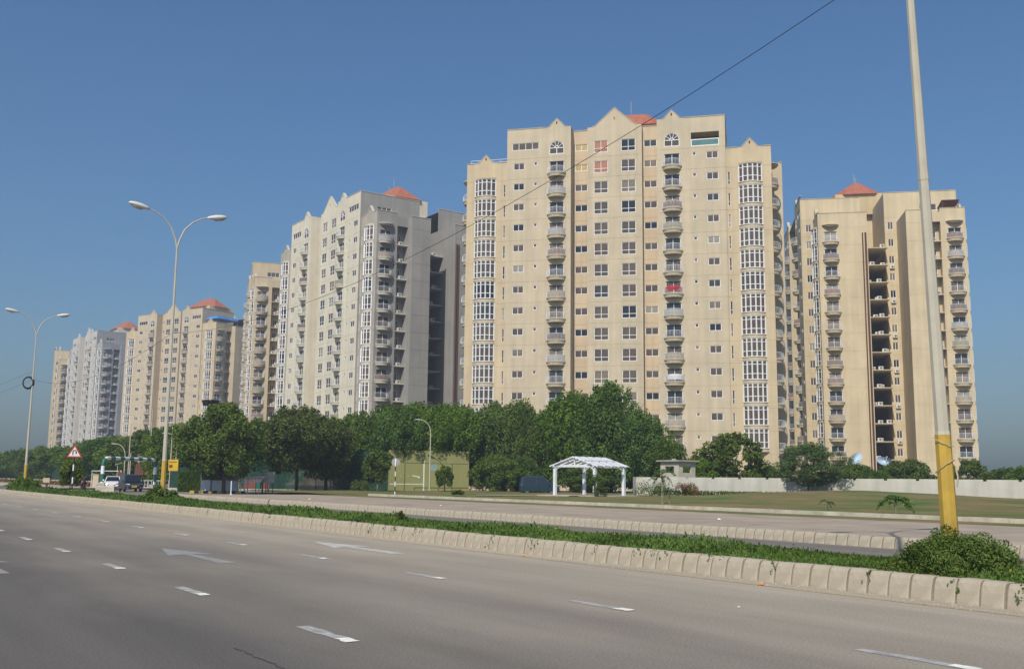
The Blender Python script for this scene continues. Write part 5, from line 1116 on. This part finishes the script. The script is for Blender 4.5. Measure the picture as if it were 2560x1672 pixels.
# --- laundry on two balconies of the large tower, litter on the road
def cloth(label, x, z, w, h, m_):
    f = MB(); n = 10; P = arc_pts(w, 1.08, n); rows = [(0, .0), (.25, .06), (.6, .05), (1, .03)]
    f.loft([[(x+p_[0], p_[1]-dy-.03*abs(sin(i*1.9)), z-h*t+.03*sin(i*2.3)*t) for i, p_ in enumerate(P)] for t, dy in rows], closed=False, cap=False)
    o = f.build('laundry_cloth', m_); o.location = tM.o.location; o.rotation_euler = tM.o.rotation_euler; tag(o, label, 'laundry')
    sol = o.modifiers.new('thick', 'SOLIDIFY'); sol.thickness = .02
cloth('red cloth hung over a balcony railing of the large tan tower', 8.68, LV[6]+.98, 1.2, .62, mat('red cloth', (.42, .03, .05), .9, .3, 4))
cloth('white sheet hung over a lower balcony railing of the large tan tower', 8.8, LV[10]+1.0, 1.25, .78, mat('white sheet', (.62, .60, .60), .9, .15, 3))
M_lit = mat('orange wrapper', (.75, .28, .03), .5, .3, 30); M_lit2 = mat('white paper', (.75, .75, .72), .7)
for (u, v, s, m_, lab) in ((17.6, 12.45, .045, M_lit, 'orange wrapper at the kerb foot in the middle'), (11.0, 12.35, .05, M_lit, 'orange wrapper at the kerb foot towards the right'), (14.0, 12.2, .02, M_lit, 'tiny orange scrap on the road'), (25.5, 26.5, .09, M_lit2, 'white paper scrap on the dusty verge'), (44, 26, .07, M_lit2, 'white scrap on the verge in the middle'), (58, 25, .1, M_lit2, 'white bag on the verge left of centre'), (13.2, 19.2, .09, M_lit2, 'white scrap on the far road'), (9.2, 9.9, .02, M_lit2, 'tiny white fleck on the near road')):
    q = MB(); k = [(s*1.3*cos(a)*random.uniform(.6, 1), s*sin(a)*random.uniform(.6, 1), random.uniform(.012, .03)*(s/.06)) for a in [2*pi*i/8 for i in range(8)]]
    q.add(k+[(0, 0, .05*s/.06)], [(i, (i+1) % 8, 8) for i in range(8)]).add([(p_[0], p_[1], .002) for p_ in k], [tuple(range(7, -1, -1))]); q = q.build('litter', m_); q.location = W(u, v, .008 if v < 22 else .246); tag(q, lab, 'litter')

# --- roof terrace additions on the towers
def on_tower(t, name, build, m_, label, cat):
    o = build.build(name, m_); o.location = t.o.location; o.rotation_euler = t.o.rotation_euler; return tag(o, label, cat)
def roof_rail(t, x0, x1, y, z):
    r = MB(); r.beam((x0, y, z+.9), (x1, y, z+.9), .06); r.beam((x0, y, z+.5), (x1, y, z+.5), .04)
    for k in range(int(abs(x1-x0)/1.1)+1): x = x0+(x1-x0)*k/int(abs(x1-x0)/1.1); r.tube([(x, y, z-.9), (x, y, z+.9)], .03, 5)
    r.build('roof_rail', M_white, t.o)
roof_rail(tM, -22.6, -16.6, 1.4, 50.0); roof_rail(t6, 22.3, 16.8, 1.0, 50.0)
b = MB(); b.add([(16.8, 1.0, 51.3), (22.6, 1.0, 51.3), (22.6, 9.5, 51.3), (16.8, 9.5, 51.3), (17.3, 1.6, 52.2), (22.1, 1.6, 52.2), (22.1, 9, 52.2), (17.3, 9, 52.2)], [(0, 3, 2, 1), (4, 5, 6, 7), (0, 1, 5, 4), (1, 2, 6, 5), (2, 3, 7, 6), (3, 0, 4, 7)])
for x in (17, 22.4):
    for y in (1.3, 5, 9.2): b.beam((x, y, 49), (x, y, 51.3), .1)
on_tower(t3, 'awning', b, mat('blue tarpaulin', (.06, .22, .55), .6, .2, .6), 'bright blue awning on the roof terrace of the red roofed tan tower', 'awning')
b = MB(); b.add([(-22.6, 1.0, 51.5), (-19, 1.0, 50.9), (-19, 4.0, 50.9), (-22.6, 4.0, 51.5), (-22.6, 1.0, 51.6), (-19, 1.0, 51.0), (-19, 4.0, 51.0), (-22.6, 4.0, 51.6)], [(0, 3, 2, 1), (4, 5, 6, 7), (0, 1, 5, 4), (1, 2, 6, 5), (2, 3, 7, 6), (3, 0, 4, 7)])
for x, z in ((-22.4, 51.5), (-19.2, 50.95)):
    for y in (1.2, 3.8): b.beam((x, y, 49), (x, y, z), .09)
on_tower(t0, 'terrace_canopy', b, M_brown, 'dark brown sloping canopy on the roof corner of the right tower', 'canopy')
# ---------------------------------------------------------------- air
hz = MB().box(-330, 330, -60, 700, -1.2, 72).build('haze', []); tag(hz, 'thin pale haze in the air', 'haze', kind='stuff')
hm = bpy.data.materials.new('haze'); hm.use_nodes = True; n_ = hm.node_tree.nodes; n_.clear(); ho = n_.new('ShaderNodeOutputMaterial'); hv = n_.new('ShaderNodeVolumePrincipled')
hv.inputs['Color'].default_value = (.80, .88, 1.0, 1); hv.inputs['Density'].default_value = .0006; hv.inputs['Anisotropy'].default_value = .2
hm.node_tree.links.new(hv.outputs[0], ho.inputs['Volume']); hz.data.materials.clear(); hz.data.materials.append(hm)
